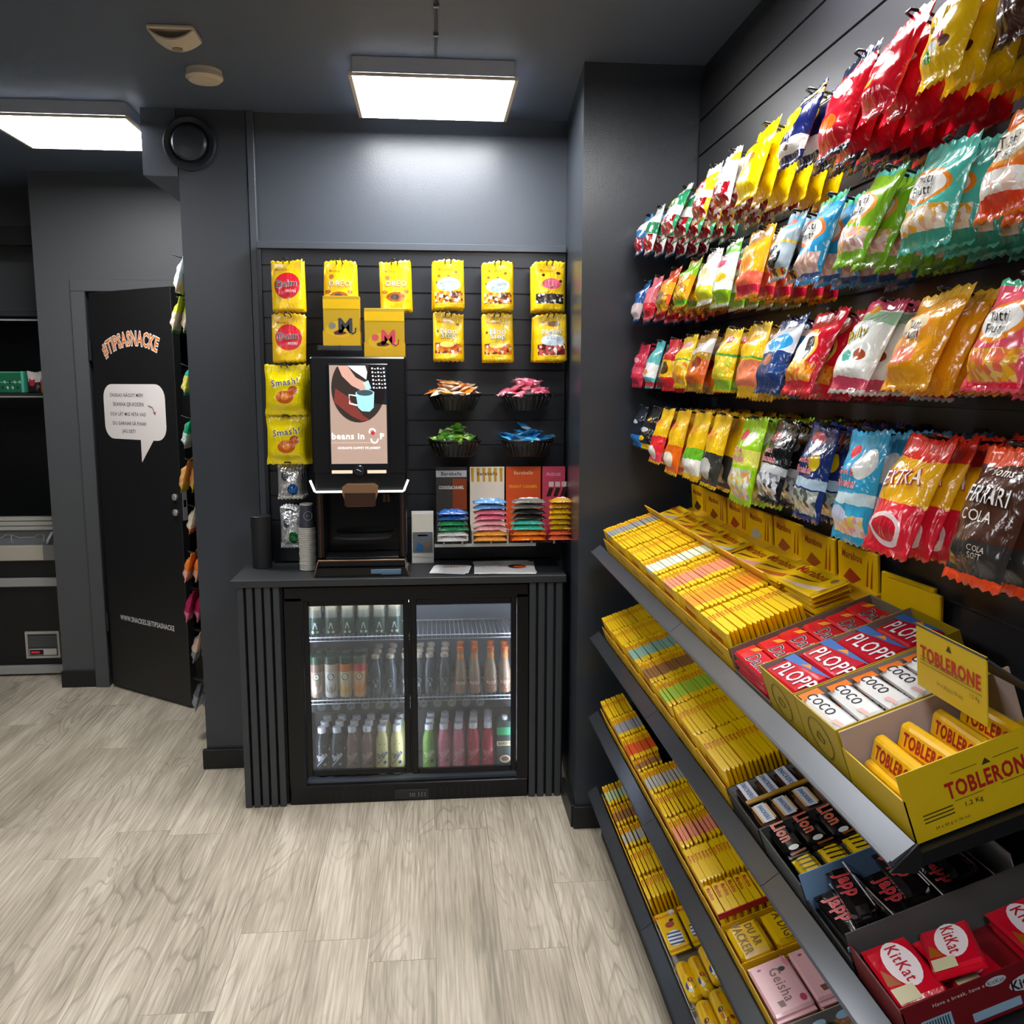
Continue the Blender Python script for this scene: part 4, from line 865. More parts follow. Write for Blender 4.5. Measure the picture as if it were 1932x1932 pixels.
for i in range(7):
    y0, y1 = S1[i+1], S1[i]; ym = (y0+y1)/2; d = ['far-end', 'second', 'third', 'silver-marked', 'pink-marked', 'brown-striped', 'nearest'][i]
    t = empty('bar_box', f'yellow cardboard back box with lid flap, {d} one on the top shelf', 'display box', frame(1, ym, .186), SROT)
    MB().box((0, y0-ym+.002, 0), (.145, y1-ym-.002, .045), CARD, .001).obj('carton', t)
    if i < 6:
        fl = MB(); fl.prism([(0, .04), (-.020, .108), (-.017, .109), (.003, .041)], lambda x, z, dd: (x, dd, z), y0-ym+.004, y1-ym-.004, CARD)
        fl.text('Marabou', 0, .0, .013, lambda a, b_: (-.0118+b_*-.28, -a, .078+b_*.95), RED, wmax=.09, off=.02); fl.obj('lid_flap', t)
    m = flatbar(.172, .086, .010, YEL, [('Marabou', -.02, .018, .022, '#b02418', None)], [('q', [(-.07, -.035), (.02, -.02), (.078, -.004), (.078, -.02), (.02, -.034)], acc[i]), ('q', [(-.07, -.018), (.01, -.008), (.04, .002), (.01, -.003), (-.05, -.008)], '#7a3812'), ('e', .062, .022, .009, .009, '#8a6a3a')])
    nst = [2, 2, 2, 2, 2, 3, 4][i]
    for j in range(nst):
        loc = frame(1, ym+rnd.uniform(-.006, .006), .235+rnd.uniform(-.006, .006), .047+j*.0118)
        rot = (0, -TH, rnd.uniform(-.05, .05)*(j > 0))
        o = m.obj('chocolate_bar', None, loc, rot) if j == 0 else dup(o0, loc, rot)
        if j == 0: o0 = o
        tag(o, f'flat yellow chocolate bar on the {d} back box, top shelf'+(', topmost' if j == nst-1 else ', under the topmost'), 'chocolate bar', None if j == nst-1 else f'flat bars below, {d} back box')
    m = MB(); m.box((-.004, -.086, 0), (.004, .086, .094), YEL, .002); f = lambda a, b_: (-.0046, -a, b_)
    m.text('Marabou', -.02, .072, .016, f, mat('#a83020', .4), wmax=.10, off=.02)
    m.add([f(.04, .02), f(.048, .02), f(.052, .08), f(.046, .06)], [(0, 1, 2, 3)], mat('#b04a18', .4)); m.add([f(.058, .02), f(.066, .02), f(.070, .085), f(.064, .06)], [(0, 1, 2, 3)], mat('#b04a18', .4))
    m.add([f(-.06, .02), f(-.02, .012), f(.02, .03), f(-.03, .045)], [(0, 1, 2, 3)], mat(['#4a3420', '#8a3a18', '#a83a18', '#b8bcc0', '#a8502a', '#a8501a', '#a82818'][i], .4))
    o = m.obj('chocolate_bar', None, frame(1, ym, .318-.004*(i % 2), .03), (0, -.08, 0)); tag(o, f'yellow chocolate bar standing upright at the back of the top shelf, {d} one', 'chocolate bar')
for i in range(2):
    tag(MB().box((-.004, -.08, 0), (.004, .08, .085), YEL, .002).obj('chocolate_bar', None, frame(1, 1.565-.04*i, .322-.012*i, .006), (0, -.05, .1)), 'yellow chocolate bar leaning at the wall above the red bars, '+('farther' if i == 0 else 'nearer')+' of two', 'chocolate bar')

# ---- Daim, Plopp, Coco, Toblerone on the top shelf
tray(1, 1.452, 1.64, .30, .03, KRAFT, 'low brown cardboard tray under the red bars on the top shelf', wallh=.055, fronth=.012)
REDW = '#d6152a'; GP = mat(REDW, .18, coat=.4, bump=.25, bscale=50, name='red_glossy_wrapper')
m = flatbar(.165, .044, .016, GP, [('Daim', .02, -.004, .026, '#1c1a1e', '#f2e2e6')], [('q', [(-.055, .004), (-.035, .008), (-.03, .022), (-.05, .018)], '#e89018')])
k_ = 0
for c_ in range(6):
    for lv in range(3 if c_ else 3):
        loc = frame(1, 1.545+rnd.uniform(-.004, .004), .025+c_*.0465, .005+lv*.0172+.0); rot = (0, -TH-.0, rnd.uniform(-.03, .03))
        o = m.obj('toffee_bar', None, loc, rot) if k_ == 0 else dup(o0, loc, rot)
        if k_ == 0: o0 = o
        k_ += 1
        cn = ['rail', 'second', 'third', 'fourth', 'fifth', 'wall-side'][c_]
        tag(o, f'red bar with black-and-white letters, {cn} column from the rail, '+('top of stack' if lv == 2 else 'under the top one'), 'chocolate bar', None if lv == 2 else f'red bars below, {cn} column')
OLIVE = mat('#b59a14', .5, name='yellow_tray_board')
def logo_oval(t, hh, w_):
    r = MB(); P = [(-.0012, -.0+w_*cos(i*pi/12), hh*.5+hh*.36*sin(i*pi/12)) for i in range(24)]
    r.tube(P, .0007, mat('#6a5a10', .5), 4, True); r.tube([(-.0012, .006, hh*.6), (-.0012, .012, hh*.5), (-.0012, .006, hh*.42), (-.0012, -.008, hh*.42), (-.0012, -.014, hh*.5), (-.0012, -.006, hh*.55)], .0007, mat('#6a5a10', .5), 4, True)
    r.obj('printed_logo', t)
t = tray(1, 1.302, 1.450, .285, .085, OLIVE, 'yellow tray of red and blue bars on the top shelf, oval logo on its front', inner=GREYCARD); logo_oval(t, .085, .038)
GW = mat('#c8142c', .2, coat=.4, bump=.25, bscale=50)
m = flatbar(.138, .062, .014, GW, [('PLOPP', .012, -.006, .030, '#f4f2f4', '#7a1024')], [('q', [(-.068, .010), (.03, .022), (.068, .030), (-.068, .030)], '#3a6ab0'), ('q', [(-.02, .019), (.012, .023), (-.004, .030)], '#e88c20')])
for i in range(4):
    for lv in range(3):
        loc = frame(1, 1.376+rnd.uniform(-.002, .002), .036+i*.067, .024+lv*.0225); rot = (rnd.uniform(-.05, .05), -TH-.04, rnd.uniform(-.04, .04))
        o = m.obj('candy_bar', None, loc, rot) if i == lv == 0 else dup(o0, loc, rot)
        if i == lv == 0: o0 = o
        cn = ['rail-side', 'second', 'third', 'wall-side'][i]
        tag(o, f'red and blue bar with fat white letters in the logo tray, {cn} stack, '+('topmost' if lv == 2 else 'lower'), 'chocolate bar', None if lv == 2 else f'lettered red and blue bars below, {cn} stack')
t = tray(1, 1.153, 1.300, .235, .085, OLIVE, 'yellow tray of white and orange bars on the top shelf, oval logo on its front', inner=GREYCARD); logo_oval(t, .085, .04)
WW = mat('#f2f0ee', .22, coat=.4, bump=.2, bscale=50); OW = '#ef7414'
m = flatbar(.138, .036, .02, WW, [('COCO', -.02, -.002, .016, '#23262e', None)], [('q', [(-.068, -.017), (-.046, -.017), (-.054, .0), (-.044, .017), (-.068, .017)], OW), ('q', [(.03, -.014), (.062, -.01), (.05, -.004), (.03, -.006)], '#e8b8b0')], rr_=.007)
for i in range(5):
    for lv in range(2):
        loc = frame(1, 1.226+rnd.uniform(-.003, .003), .024+i*.043, .030+lv*.03); rot = (rnd.uniform(-.05, .05), -TH, rnd.uniform(-.05, .05))
        o = m.obj('candy_bar', None, loc, rot) if i == lv == 0 else dup(o0, loc, rot)
        if i == lv == 0: o0 = o
        cn = ['rail-side', 'second', 'third', 'fourth', 'wall-side'][i]
        tag(o, f'white bar with an orange end in the logo tray, {cn} one, '+('upper layer' if lv else 'lower layer'), 'chocolate bar', None if lv else 'white bars in the lower layer')
TY = mat('#cfae08', .5, name='yellow_box_board', var=.03); TR = '#c8281c'
ym = 1.066
t = empty('display_carton', 'large yellow open carton of triangular bars at the near end of the top shelf', 'display box', frame(1, ym, 0), SROT)
W2 = .083; m = MB()
m.box((0, -W2, 0), (.30, W2, .002), TY).box((0, -W2, .002), (.002, W2, .06), TY).box((0, -W2, .002), (.30, -W2+.002, .095), TY).box((.002, W2-.004, .002), (.26, W2-.002, .085), mat('#b0a09c', .7)).box((.002, W2-.002, .002), (.26, W2, .085), TY).box((.298, -W2+.002, .002), (.30, W2, .07), TY)
f = lambda a, b_: (a, -W2-.0006, b_)
m.text('TOBLERONE', .112, .052, .021, f, mat('#a81818', .5), wmax=.115, off=.03)
m.add([f(.112, .077), f(.118, .069), f(.106, .069)], [(0, 1, 2)], mat('#3a3010', .5))
for j, (a, b_, w_) in enumerate(((.066, .0735, .09), (.062, .037, .10))): m.box((a, -W2-.0007, b_-.0006), (a+w_*.38, -W2-.0004, b_), mat('#5a4c10', .5)); m.box((a+w_*.62, -W2-.0007, b_-.0006), (a+w_, -W2-.0004, b_), mat('#5a4c10', .5))
m.text('1,2 Kg', .085, .027, .008, f, mat('#3a3010', .5), off=.01); m.text('24 x 50 g (1.76 oz)', .052, .011, .005, f, mat('#3a3010', .5), wmax=.065)
for j in range(3): m.box((.018, -W2-.0007, .022+j*.005), (.058, -W2-.0004, .0235+j*.005), mat('#4a3e10', .5))
for j in range(6): m.box((.19, -W2-.0007, .010+j*.005), (.275, -W2-.0004, .0114+j*.005), mat('#7a6a14', .5))
m.obj('carton_walls', t)
c = MB(); rot_ = lambda x, z: (x, z)
A0 = (.128, .110); A1 = (.150, .196)     # front card leans towards the wall; measured along shelf axes
c.prism([A0, A1, (A1[0]+.0018, A1[1]-.0004), (A0[0]+.0018, A0[1])], lambda x, z, d: (x, d, z), -W2+.004, W2-.004, TY)
c.prism([A1, (A1[0]+.085, .085), (A1[0]+.083, .085), (A1[0]-.001, A1[1]-.003)], lambda x, z, d: (x, d, z), -W2+.004, W2-.004, mat('#3c4048', .6))
ux, uz = (A1[0]-A0[0])/.0888, (A1[1]-A0[1])/.0888
f = lambda a, b_: (A0[0]+ux*b_-.0008, -a, A0[1]+uz*b_)
c.text('TOBLERONE', 0, .052, .019, f, mat('#b81c14', .5), wmax=.135, off=.03); c.add([f(0, .080), f(.006, .071), f(-.006, .071)], [(0, 1, 2)], mat('#3a3010', .5))
c.text('24 x 50 g (1.76 oz)', 0, .019, .0065, f, mat('#3a3010', .5), wmax=.09); c.text('1,2 Kg', .055, .0285, .007, f, mat('#3a3010', .5), wmax=.03)
for j in range(3): c.add([f(-.07, .036+j*.0045), f(.07-.02*j, .036+j*.0045), f(.07-.02*j, .0372+j*.0045), f(-.07, .0372+j*.0045)], [(0, 1, 2, 3)], mat('#7a6a14', .5))
c.obj('lid_card', t)
TW = mat('#f0b80c', .25, coat=.3, bump=.2, bscale=60, name='gold_wrapper')
def tobl():
    m = MB(); L = .142; r_ = .021
    P = [(-r_, 0), (r_, 0), (r_, .006), (.008, .029), (.004, .032), (-.004, .032), (-.008, .029), (-r_, .006)]
    m.prism(P, lambda x, z, d: (x, d, z), -L/2, L/2, TW)
    ln = math.hypot(r_-.008, .023)
    f = lambda a, b_: (-r_+(r_-.008)*(b_/ln)-.0006, -a, .006+.023*(b_/ln)+.0003)
    m.text('TOBLERONE', 0, ln*.5, .018, f, mat('#a81c14', .4), wmax=.12, off=.03)
    f = lambda a, b_: (r_-(r_-.008)*(b_/ln)+.0006, -a, .006+.023*(b_/ln)+.0003)
    m.text('TOBLERONE', 0, ln*.5, .016, f, mat('#a81c14', .4), wmax=.12, off=.03)
    m.box((-.012, -L/2-.004, .004), (.012, -L/2, .022), TW, .001); return m
tm = tobl(); k_ = 0
for s_, hh, a in ((.03, .004, 0), (.078, .004, .03), (.126, .004, -.02), (.174, .004, .02), (.050, .034, -.03), (.096, .036, .04), (.142, .036, -.02), (.190, .036, .03)):
    loc = frame(1, ym+.0, s_, hh); rot = (rnd.uniform(-.03, .03), -TH+rnd.uniform(-.1, .1), a)
    o = tm.obj('triangular_bar', None, loc, rot) if k_ == 0 else dup(o0, loc, rot)
    if k_ == 0: o0 = o
    k_ += 1; tag(o, 'yellow triangular bar with red letters in the big yellow carton, '+('lower layer' if k_ < 5 else ['', '', '', '', '', 'upper layer nearest the rail', 'upper layer middle', 'upper layer towards the wall', 'beside the standing lid'][k_]), 'chocolate bar', 'triangular bars, lower layer' if k_ < 5 else None)

# ---- second shelf, near end
def smallbar(L, W, t, wrap, texts, sw=None): return flatbar(L, W, t, wrap, texts, sw, rr_=min(.009, t*.45))
def layer(k, m, name, cat, y, ss, hh, label_fn, rz=0, jit=.02, grp=None, yaw=None):
    o0_ = None
    for i, s_ in enumerate(ss):
        loc = frame(k, y+rnd.uniform(-.002, .002), s_, hh+rnd.uniform(0, .003)); rot = (rnd.uniform(-.03, .03), -TH+rnd.uniform(-.06, .06), rz+rnd.uniform(-jit, jit))
        o0_ = m.obj(name, None, loc, rot) if o0_ is None else dup(o0_, loc, rot)
        tag(o0_, label_fn(i), cat, grp)
NM = ['rail-side', 'second', 'third', 'fourth', 'fifth', 'wall-side']
DKC = mat('#2a2624', .6, name='dark_cardboard'); DKG = mat('#4a4c4c', .6, name='dark_grey_cardboard')
tray(2, 1.452, 1.622, .185, .05, DKC, 'dark cardboard tray of brown bars with blue labels, second sloping shelf', inner=GREYCARD)
BRW = mat('#3a2018', .22, coat=.4, bump=.2)
sn = smallbar(.080, .032, .024, BRW, [('SNICKERS', 0, 0, .0095, '#2c4a8c', None)], [('q', [(-.035, -.011), (.035, -.011), (.035, .011), (-.035, .011)], '#d4dae6')])
sn2 = smallbar(.078, .032, .024, mat('#6a4226', .22, coat=.4, bump=.2), [('SNICKERS', 0, 0, .008, '#2c4a8c', None)], [('q', [(-.032, -.014), (-.028, .014), (.028, .014), (.032, -.014)], '#d8a868'), ('q', [(-.033, -.010), (.033, -.010), (.033, .010), (-.033, .010)], '#d4dae6')])
layer(2, sn, 'candy_bar', 'chocolate bar', 1.579, [.03, .07, .11, .15], .028, lambda i: f'dark brown bar with a blue-lettered white label, far row of its tray, {NM[i] if i < 3 else NM[5]}')
layer(2, sn2, 'candy_bar', 'chocolate bar', 1.495, [.03, .07, .11, .15], .024, lambda i: f'tan and brown bar with a blue-lettered label, near row of its tray, {NM[i] if i < 3 else NM[5]}')
tag(MB().box((0, -.006, 0), (.165, .006, .003), mat('#a87c10', .5)).obj('carton_strip', None, frame(2, 1.538, .012, .0525), SROT), 'thin yellow cardboard strip across the tray of brown bars', 'carton strip')
tray(2, 1.268, 1.448, .20, .05, DKG, 'dark grey tray of black bars and yellow bars, second sloping shelf', inner=DKG)
LI = mat('#15100f', .2, coat=.4, bump=.2)
li = smallbar(.092, .034, .026, LI, [('Lion', -.012, 0, .022, '#e0502c', '#f0b0a0')], [('e', .038, 0, .007, .009, '#d8d8d4')])
lb = smallbar(.078, .036, .027, mat('#e8c010', .22, coat=.4, bump=.2), [], [('q', [(-.03+.013*j, -.014), (-.026+.013*j, -.014), (-.022+.013*j, .014), (-.026+.013*j, .014)], '#2a2414') for j in range(5)]+[('q', [(-.039, -.014), (-.031, -.014), (-.034, .014), (-.039, .014)], '#8c4a1c')])
layer(2, li, 'candy_bar', 'chocolate bar', 1.398, [.032, .076, .12, .164], .026, lambda i: f'black bar with orange-red letters in the dark grey tray, {NM[i] if i < 3 else NM[5]}')
layer(2, lb, 'candy_bar', 'chocolate bar', 1.312, [.034, .08, .125, .168], .022, lambda i: f'yellow black-striped bar in the dark grey tray, {NM[i] if i < 3 else NM[5]}')
for j in range(3):
    o = li.obj('candy_bar', None, frame(2, 1.40-.05*j, .245+.0*j, .002), (0, -TH, .4)) if j < 2 else lb.obj('candy_bar', None, frame(2, 1.275, .245, .002), (0, -TH, .3))
    tag(o, ['black bar lying behind the dark grey tray, farther one', 'black bar lying behind the dark grey tray, middle one', 'yellow striped bar lying behind the dark grey tray'][j], 'chocolate bar')
BLUE = mat('#7496bc', .6, name='pale_blue_cardboard')
ym = 1.185; t = empty('display_tray', 'pale blue-lined tray of black and red bars, second sloping shelf', 'display box', frame(2, ym, 0), SROT)
m = MB(); W2 = .0785
m.box((0, -W2, 0), (.26, W2, .002), DKC).box((0, -W2, .002), (.002, W2, .022), DKC).box((0, W2-.003, .002), (.26, W2-.001, .068), BLUE).box((.258, -W2, .002), (.26, W2-.003, .092), mat('#bcbab8', .6)).box((0, -W2, .002), (.26, -W2+.002, .040), DKC).box((0, -W2-.0005, .040), (.03, -W2+.0025, .046), BLUE).box((.23, -W2-.0005, .04), (.26, -W2+.0025, .046), BLUE)
m.obj('tray_walls', t)
JP = mat('#140d0e', .15, coat=.5, bump=.35, bscale=40, name='black_foil')
jp = smallbar(.135, .036, .026, JP, [('Japp', -.006, -.001, .029, '#c01c28', '#f07878')], [('q', [(-.064, .012), (.06, .016), (.06, .0175), (-.064, .0145)], '#e8dcd8')])
layer(2, jp, 'candy_bar', 'chocolate bar', 1.180, [.028, .068, .108, .148, .188, .228], .018, lambda i: f'black bar with red letters in the blue-lined tray, {NM[i]}', jit=.06)
layer(2, jp, 'candy_bar', 'chocolate bar', 1.186, [.05, .13, .20], .047, lambda i: f'black bar with red letters lying atop the others in the blue-lined tray, {("rail-side", "middle", "wall-side")[i]}', jit=.1, rz=-.06)
KRED = mat('#6e0812', .45, name='dark_red_carton')
ym = 1.03; t = empty('display_carton', 'dark red carton of red packs at the near end of the second shelf', 'display box', frame(2, ym, 0), SROT)
m = MB(); W2 = .072; m.box((0, -W2, 0), (.28, W2, .002), KRED).box((0, -W2, .002), (.002, W2, .055), KRED).box((0, -W2, .002), (.28, -W2+.002, .062), KRED).box((0, W2-.002, .002), (.28, W2, .070), DKG).box((.278, -W2+.002, .002), (.28, W2-.002, .07), mat('#8a6a4a', .7))
f = lambda a, b_: (a, -W2-.0006, b_); f2 = lambda a, b_: (a, -W2-.0009, b_)
m.text('Have a break, have a', .075, .050, .006, f, mat('#e0c8c8', .5), wmax=.07); m.add([f(.125+.014*cos(i*pi/8), .0505+.006*sin(i*pi/8)) for i in range(16)], [tuple(range(16))], mat('#b8c4cc', .5)); m.text('KitKat', .125, .0505, .006, f2, mat('#5a0a14', .5), wmax=.022)
m.add([f(.165+.026*cos(i*pi/8), .034+.011*sin(i*pi/8)) for i in range(16)], [tuple(range(16))], mat('#b8c4cc', .5)); m.text('KitKat', .165, .034, .013, f2, mat('#2a1014', .5), wmax=.045, off=.03)
m.box((.020, -W2-.0008, .008), (.060, -W2-.0003, .034), mat('#8fb0c8', .5)); [m.box((.023+j*.0035, -W2-.0012, .011), (.0245+j*.0035, -W2-.0009, .032), mat('#1c2430', .5)) for j in range(10)]
m.box((.085, -W2-.0008, .006), (.15, -W2-.0003, .018), mat('#8fb0c8', .5)); m.obj('carton_walls', t)
KK = mat('#d00f28', .18, coat=.5, bump=.35, bscale=45, name='red_foil')
kk = flatbar(.122, .066, .013, KK, [('KitKat', -.010, .004, .0165, '#b80c20', None)], [('e', -.010, .004, .043, .021, '#f2e4e6'), ('q', [(.026, -.030), (.054, -.030), (.054, .000), (.026, .000)], '#d8d0a8'), ('q', [(-.01, -.026), (.02, -.030), (.024, -.012), (.004, -.018)], '#a85818')])
for i, (s_, hh, a, c_) in enumerate(((.04, .004, 0, 1), (.04, .020, .03, 1), (.04, .036, -.03, 1), (.118, .004, 0, 1), (.118, .020, .1, 1), (.112, .042, -.3, 1), (.225, .004, 0, 1), (.225, .020, .03, 1))):
    loc = frame(2, ym, s_, hh); rot = (-.12 if i == 5 else 0, -TH-(.12 if i == 5 else 0), a)
    o = kk.obj('chocolate_pack', None, loc, rot) if i == 0 else dup(o0, loc, rot)
    if i == 0: o0 = o
    L_ = {2: 'rail-side stack, topmost', 5: 'middle one askew on top', 7: 'wall-side stack, topmost'}.get(i, 'underneath the top ones')
    tag(o, f'red wafer pack with white oval in the dark red carton, {L_}', 'chocolate pack', 'red wafer packs underneath' if 'under' in L_ else None)

# ---- third shelf, near end
tray(3, 1.503, 1.627, .16, .05, CARD, 'yellow cardboard tray of yellow greeting bars with a red edge, third shelf', wallh=.055)
tag(MB().box((0, -.0015, 0), (.16, .0015, .012), mat('#a8141c', .5)).obj('carton_strip', None, frame(3, 1.631, .004, .066), SROT), 'red cardboard edge strip across the third shelf', 'carton strip')
YG = mat('#eabb08', .25, coat=.3, bump=.25, bscale=40, name='yellow_foil')
for i, (s_, tx) in enumerate(((.036, [('DU ÄR', 0, .012, .018, '#6a5210', '#c89a08'), ('VACKER', 0, -.013, .018, '#6a5210', '#c89a08')]), (.110, [('PÅ DIG!', 0, .0, .024, '#6a5210', '#c89a08')]))):
    for lv in range(2):
        o = flatbar(.112, .066, .026, YG, tx if lv else [], None, rr_=.008).obj('chocolate_bar', None, frame(3, 1.566, s_+(.004 if lv else 0), .004+lv*.028), (0, -TH, rnd.uniform(-.02, .02)))
        tag(o, ('yellow greeting bar with embossed letters on the third shelf, ' if lv else 'yellow greeting bar beneath on the third shelf, ')+('rail side' if i == 0 else 'wall side'), 'chocolate bar')
tray(3, 1.345, 1.50, .17, .052, CARD, 'yellow cardboard box holding the pale pink chocolate packs, third shelf', wallh=.04)
PK = mat('#efb8bc', .3, coat=.3, bump=.2, bscale=30, name='pale_pink_wrapper')
for i, s_ in enumerate((.045, .126)):
    for lv in range(3):
        sw = [('e', -.035, .018, .006, .007, '#3a4038'), ('q', [(.035, -.02), (.05, -.018), (.05, -.008), (.035, -.008)], '#7a5048'), ('e', .045, .026, .009, .006, '#c04860'), ('e', -.05, -.02, .003, .004, '#a84858'), ('q', [(-.07, .03), (-.05, .034), (-.03, .032), (-.05, .026)], '#e88898')]
        o = flatbar(.146, .076, .015, PK, [('Geisha', 0, .004, .020, '#7c6060', None)] if lv == 2 else [], sw if lv == 2 else None).obj('chocolate_pack', None, frame(3, 1.422, s_, .004+lv*.017), (0, -TH, rnd.uniform(-.02, .02)))
        tag(o, 'pale pink chocolate pack on the third shelf, '+('rail-side' if i == 0 else 'wall-side')+' pile, '+('topmost' if lv == 2 else 'below'), 'chocolate pack', None if lv == 2 else 'pink packs below, '+('rail' if i == 0 else 'wall')+' side')
tray(3, 1.20, 1.34, .17, .045, GREYCARD, 'grey tray of brown bars cut off by the picture bottom, third shelf')
tw = smallbar(.11, .036, .024, mat('#8a6440', .25, coat=.3, bump=.2), [('TWIST', 0, 0, .018, '#a81c24', '#e8d8c8')], [('e', -.045, 0, .008, .014, '#8fb0c8')])
layer(3, tw, 'candy_bar', 'chocolate bar', 1.27, [.03, .075, .12], .02, lambda i: f'brown bar with red letters in the grey tray at the picture bottom, {["rail-side", "middle", "wall-side"][i]}', rz=.15)

# ---- lowest shelf, near end
def roll(L, r_, wrap, sw):
    m = MB(); prof = [(r_*.25, -L/2), (r_*.8, -L/2+.006), (r_, -L/2+.012), (r_, L/2-.012), (r_*.8, L/2-.006), (r_*.25, L/2)]
    n = 14; vs = []; 
    for r1, y in prof: vs += [(r1*1.1*cos(2*pi*k/n), y, r_+r1*sin(2*pi*k/n)) for k in range(n)]
    F = [(i*n+k, (i+1)*n+k, (i+1)*n+(k+1) % n, i*n+(k+1) % n) for i in range(len(prof)-1) for k in range(n)]+[tuple(range(n)), tuple(5*n+k for k in range(n))[::-1]]
    m.add(vs, F, wrap, smooth=True); f = lambda a, b_: (r_*1.12*sin(b_/r_), -a, r_+r_*1.02*cos(b_/r_))
    m.text('Marabou', -L*.22, .003, .008, f, mat('#d05a10', .4), wmax=.04)
    for cx, cy, a, b_, c_ in sw: m.add([f(cx+a*cos(i*pi/6), cy+b_*sin(i*pi/6)) for i in range(12)], [tuple(range(12))], mat(c_, .4))
    return m
m = flatbar(.165, .056, .02, YG, [('Marabou', -.055, -.0, .012, '#d05a10', None, 1.57)], [('e', -.06, .016, .011, .009, '#d8d8d4'), ('e', .04, 0, .030, .020, '#e8ecf0')]+[('q', [(.014+.014*j, -.018), (.020+.014*j, -.018), (.026+.014*j, .018), (.020+.014*j, .018)], '#20407c') for j in range(4)]+[('e', -.015, .0, .012, .012, '#a84018'), ('e', -.03, .008, .006, .006, '#3a2414')])
for i, s_ in enumerate((.034, .096)): tag(m.obj('biscuit_pack', None, frame(4, 2.088, s_, .03), (0, -TH, 0)), 'yellow flat pack with blue-striped picture on the lowest shelf, '+('rail side' if i == 0 else 'wall side'), 'biscuit pack')
LG = mat('#a9a59c', .7, name='light_grey_card')
for i, (ya, yb) in enumerate(((1.99, 2.178), (1.846, 1.986), (1.60, 1.842))):
    tray(4, ya, yb, .16, .018, LG, f'light grey cardboard tray on the lowest shelf, {["farthest", "middle", "nearest"][i]} of three', wallh=.014)
rl = roll(.135, .016, YG, [(.03, 0, .016, .012, '#3a5a88'), (.012, .004, .008, .006, '#a84018'), (.045, -.004, .007, .005, '#d8dce0')])
o = None
for i, (s_, hh) in enumerate(((.022, .01), (.054, .012), (.088, .03), (.122, .03))):
    loc = frame(4, 1.915, s_, hh); o = rl.obj('biscuit_roll', None, loc, SROT) if o is None else dup(o, loc)
    tag(o, f'yellow biscuit roll with a bluish picture on the lowest shelf, {["rail-side", "second", "third", "wall-side"][i]} of four', 'biscuit roll')
rl = roll(.145, .018, YG, [(.02, 0, .012, .010, '#d86818'), (.045, .004, .014, .010, '#c8501a'), (.0, -.006, .008, .006, '#4a2c14'), (.03, .012, .006, .005, '#4a2c14')]); o = None
for yy, nm in ((1.762, 'far'), (1.61, 'near')):
    for i, (s_, hh) in enumerate(((.03, .01), (.068, .024), (.108, .030), (.146, .03))):
        loc = frame(4, yy, s_, hh); o = rl.obj('biscuit_roll', None, loc, SROT) if o is None else dup(o, loc)
        tag(o, f'yellow biscuit roll with an orange picture on the lowest shelf, {nm} row, {["rail-side", "second", "third", "wall-side"][i]}', 'biscuit roll')

# ================================================================== NICHE WALL: hanging packs
DOY = ['#d89020', '#e8a840', '#7a3a18', '#c86428', '#f0e8d8', '#5a2810']
def doy(kind):
    Y = '#f4c90a'
    if kind == 'toffee': return packmat('dy1', Y, (), ((.5, .50, .40, .27, '#d01a30'),), None, .3, .4), [('Marabou', .35, .82, .05, '#a83a18', None), ('Daim', .48, .54, .13, '#2a2a30', WH, .06), ('mini', .62, .39, .07, WH, None)]
    if kind == 'cream': return packmat('dy2', Y, (), ((.5, .28, .30, .10, '#a85a1c'), (.48, .28, .14, .06, '#4a4038'), (.15, .38, .1, .04, '#b8741c'), (.85, .38, .08, .04, '#b8741c'), (.25, .68, .08, .05, '#b8701c')), None, .3, .4), [('Marabou', .35, .80, .04, '#a85018', None), ('OREO', .52, .55, .11, WH, '#6a6a70')]
    if kind == 'crisp': return packmat('dy3', Y, ((.05, .1, '#e0b008'),), ((.5, .5, .38, .14, '#e8f4f4'), (.2, .68, .05, .03, '#8a5a18'), (.75, .75, .05, .03, '#8a5a18'), (.5, .66, .04, .02, '#8a5a18'), (.12, .55, .03, .03, '#8a5a18')), (.12, .36, DOY), .3, .4), [('Marabou', .4, .82, .05, '#c06a10', None), ('Crunchy', .5, .55, .09, '#6cc0e4', WH), ('Corn', .5, .44, .09, '#6cc0e4', WH)]
    if kind == 'dark': return packmat('dy4', Y, (), ((.56, .54, .30, .11, '#e05878'), (.78, .76, .07, .03, '#2a1a10'), (.3, .72, .05, .03, '#2a1a10'), (.85, .6, .05, .03, '#3a2410')), (.14, .34, ['#1c1612', '#3a2a20', '#efe8e0', '#2a201a']), .3, .4), [('Marabou', .4, .82, .05, '#c06a10', None), ('U', .55, .55, .13, '#a82840', WH)]
    if kind == 'nonstop': return packmat('dy5', Y, (), ((.8, .78, .05, .03, '#8a4a18'), (.15, .6, .04, .03, '#8a4a18'), (.45, .33, .24, .06, '#f0d868')), (.14, .36, DOY+['#e86420', '#d04a18']), .3, .4), [('Marabou', .35, .82, .05, '#c06a10', None), ('Non', .5, .63, .13, WH, '#2e1a14'), ('Stop', .5, .51, .15, WH, '#2e1a14')]
    return packmat('dy6', Y, (), ((.55, .44, .38, .12, '#cfe0ec'), (.6, .78, .2, .06, '#8a5a20')), (.12, .36, ['#8a2420', '#c05040', '#f0e0d8', '#5a1814', '#b83a30']), .3, .4), [('Marabou', .4, .84, .05, '#c06a10', None), ('Never', .55, .63, .11, WH, '#2a5a90'), ('Stop', .55, .51, .12, WH, '#2a5a90')]
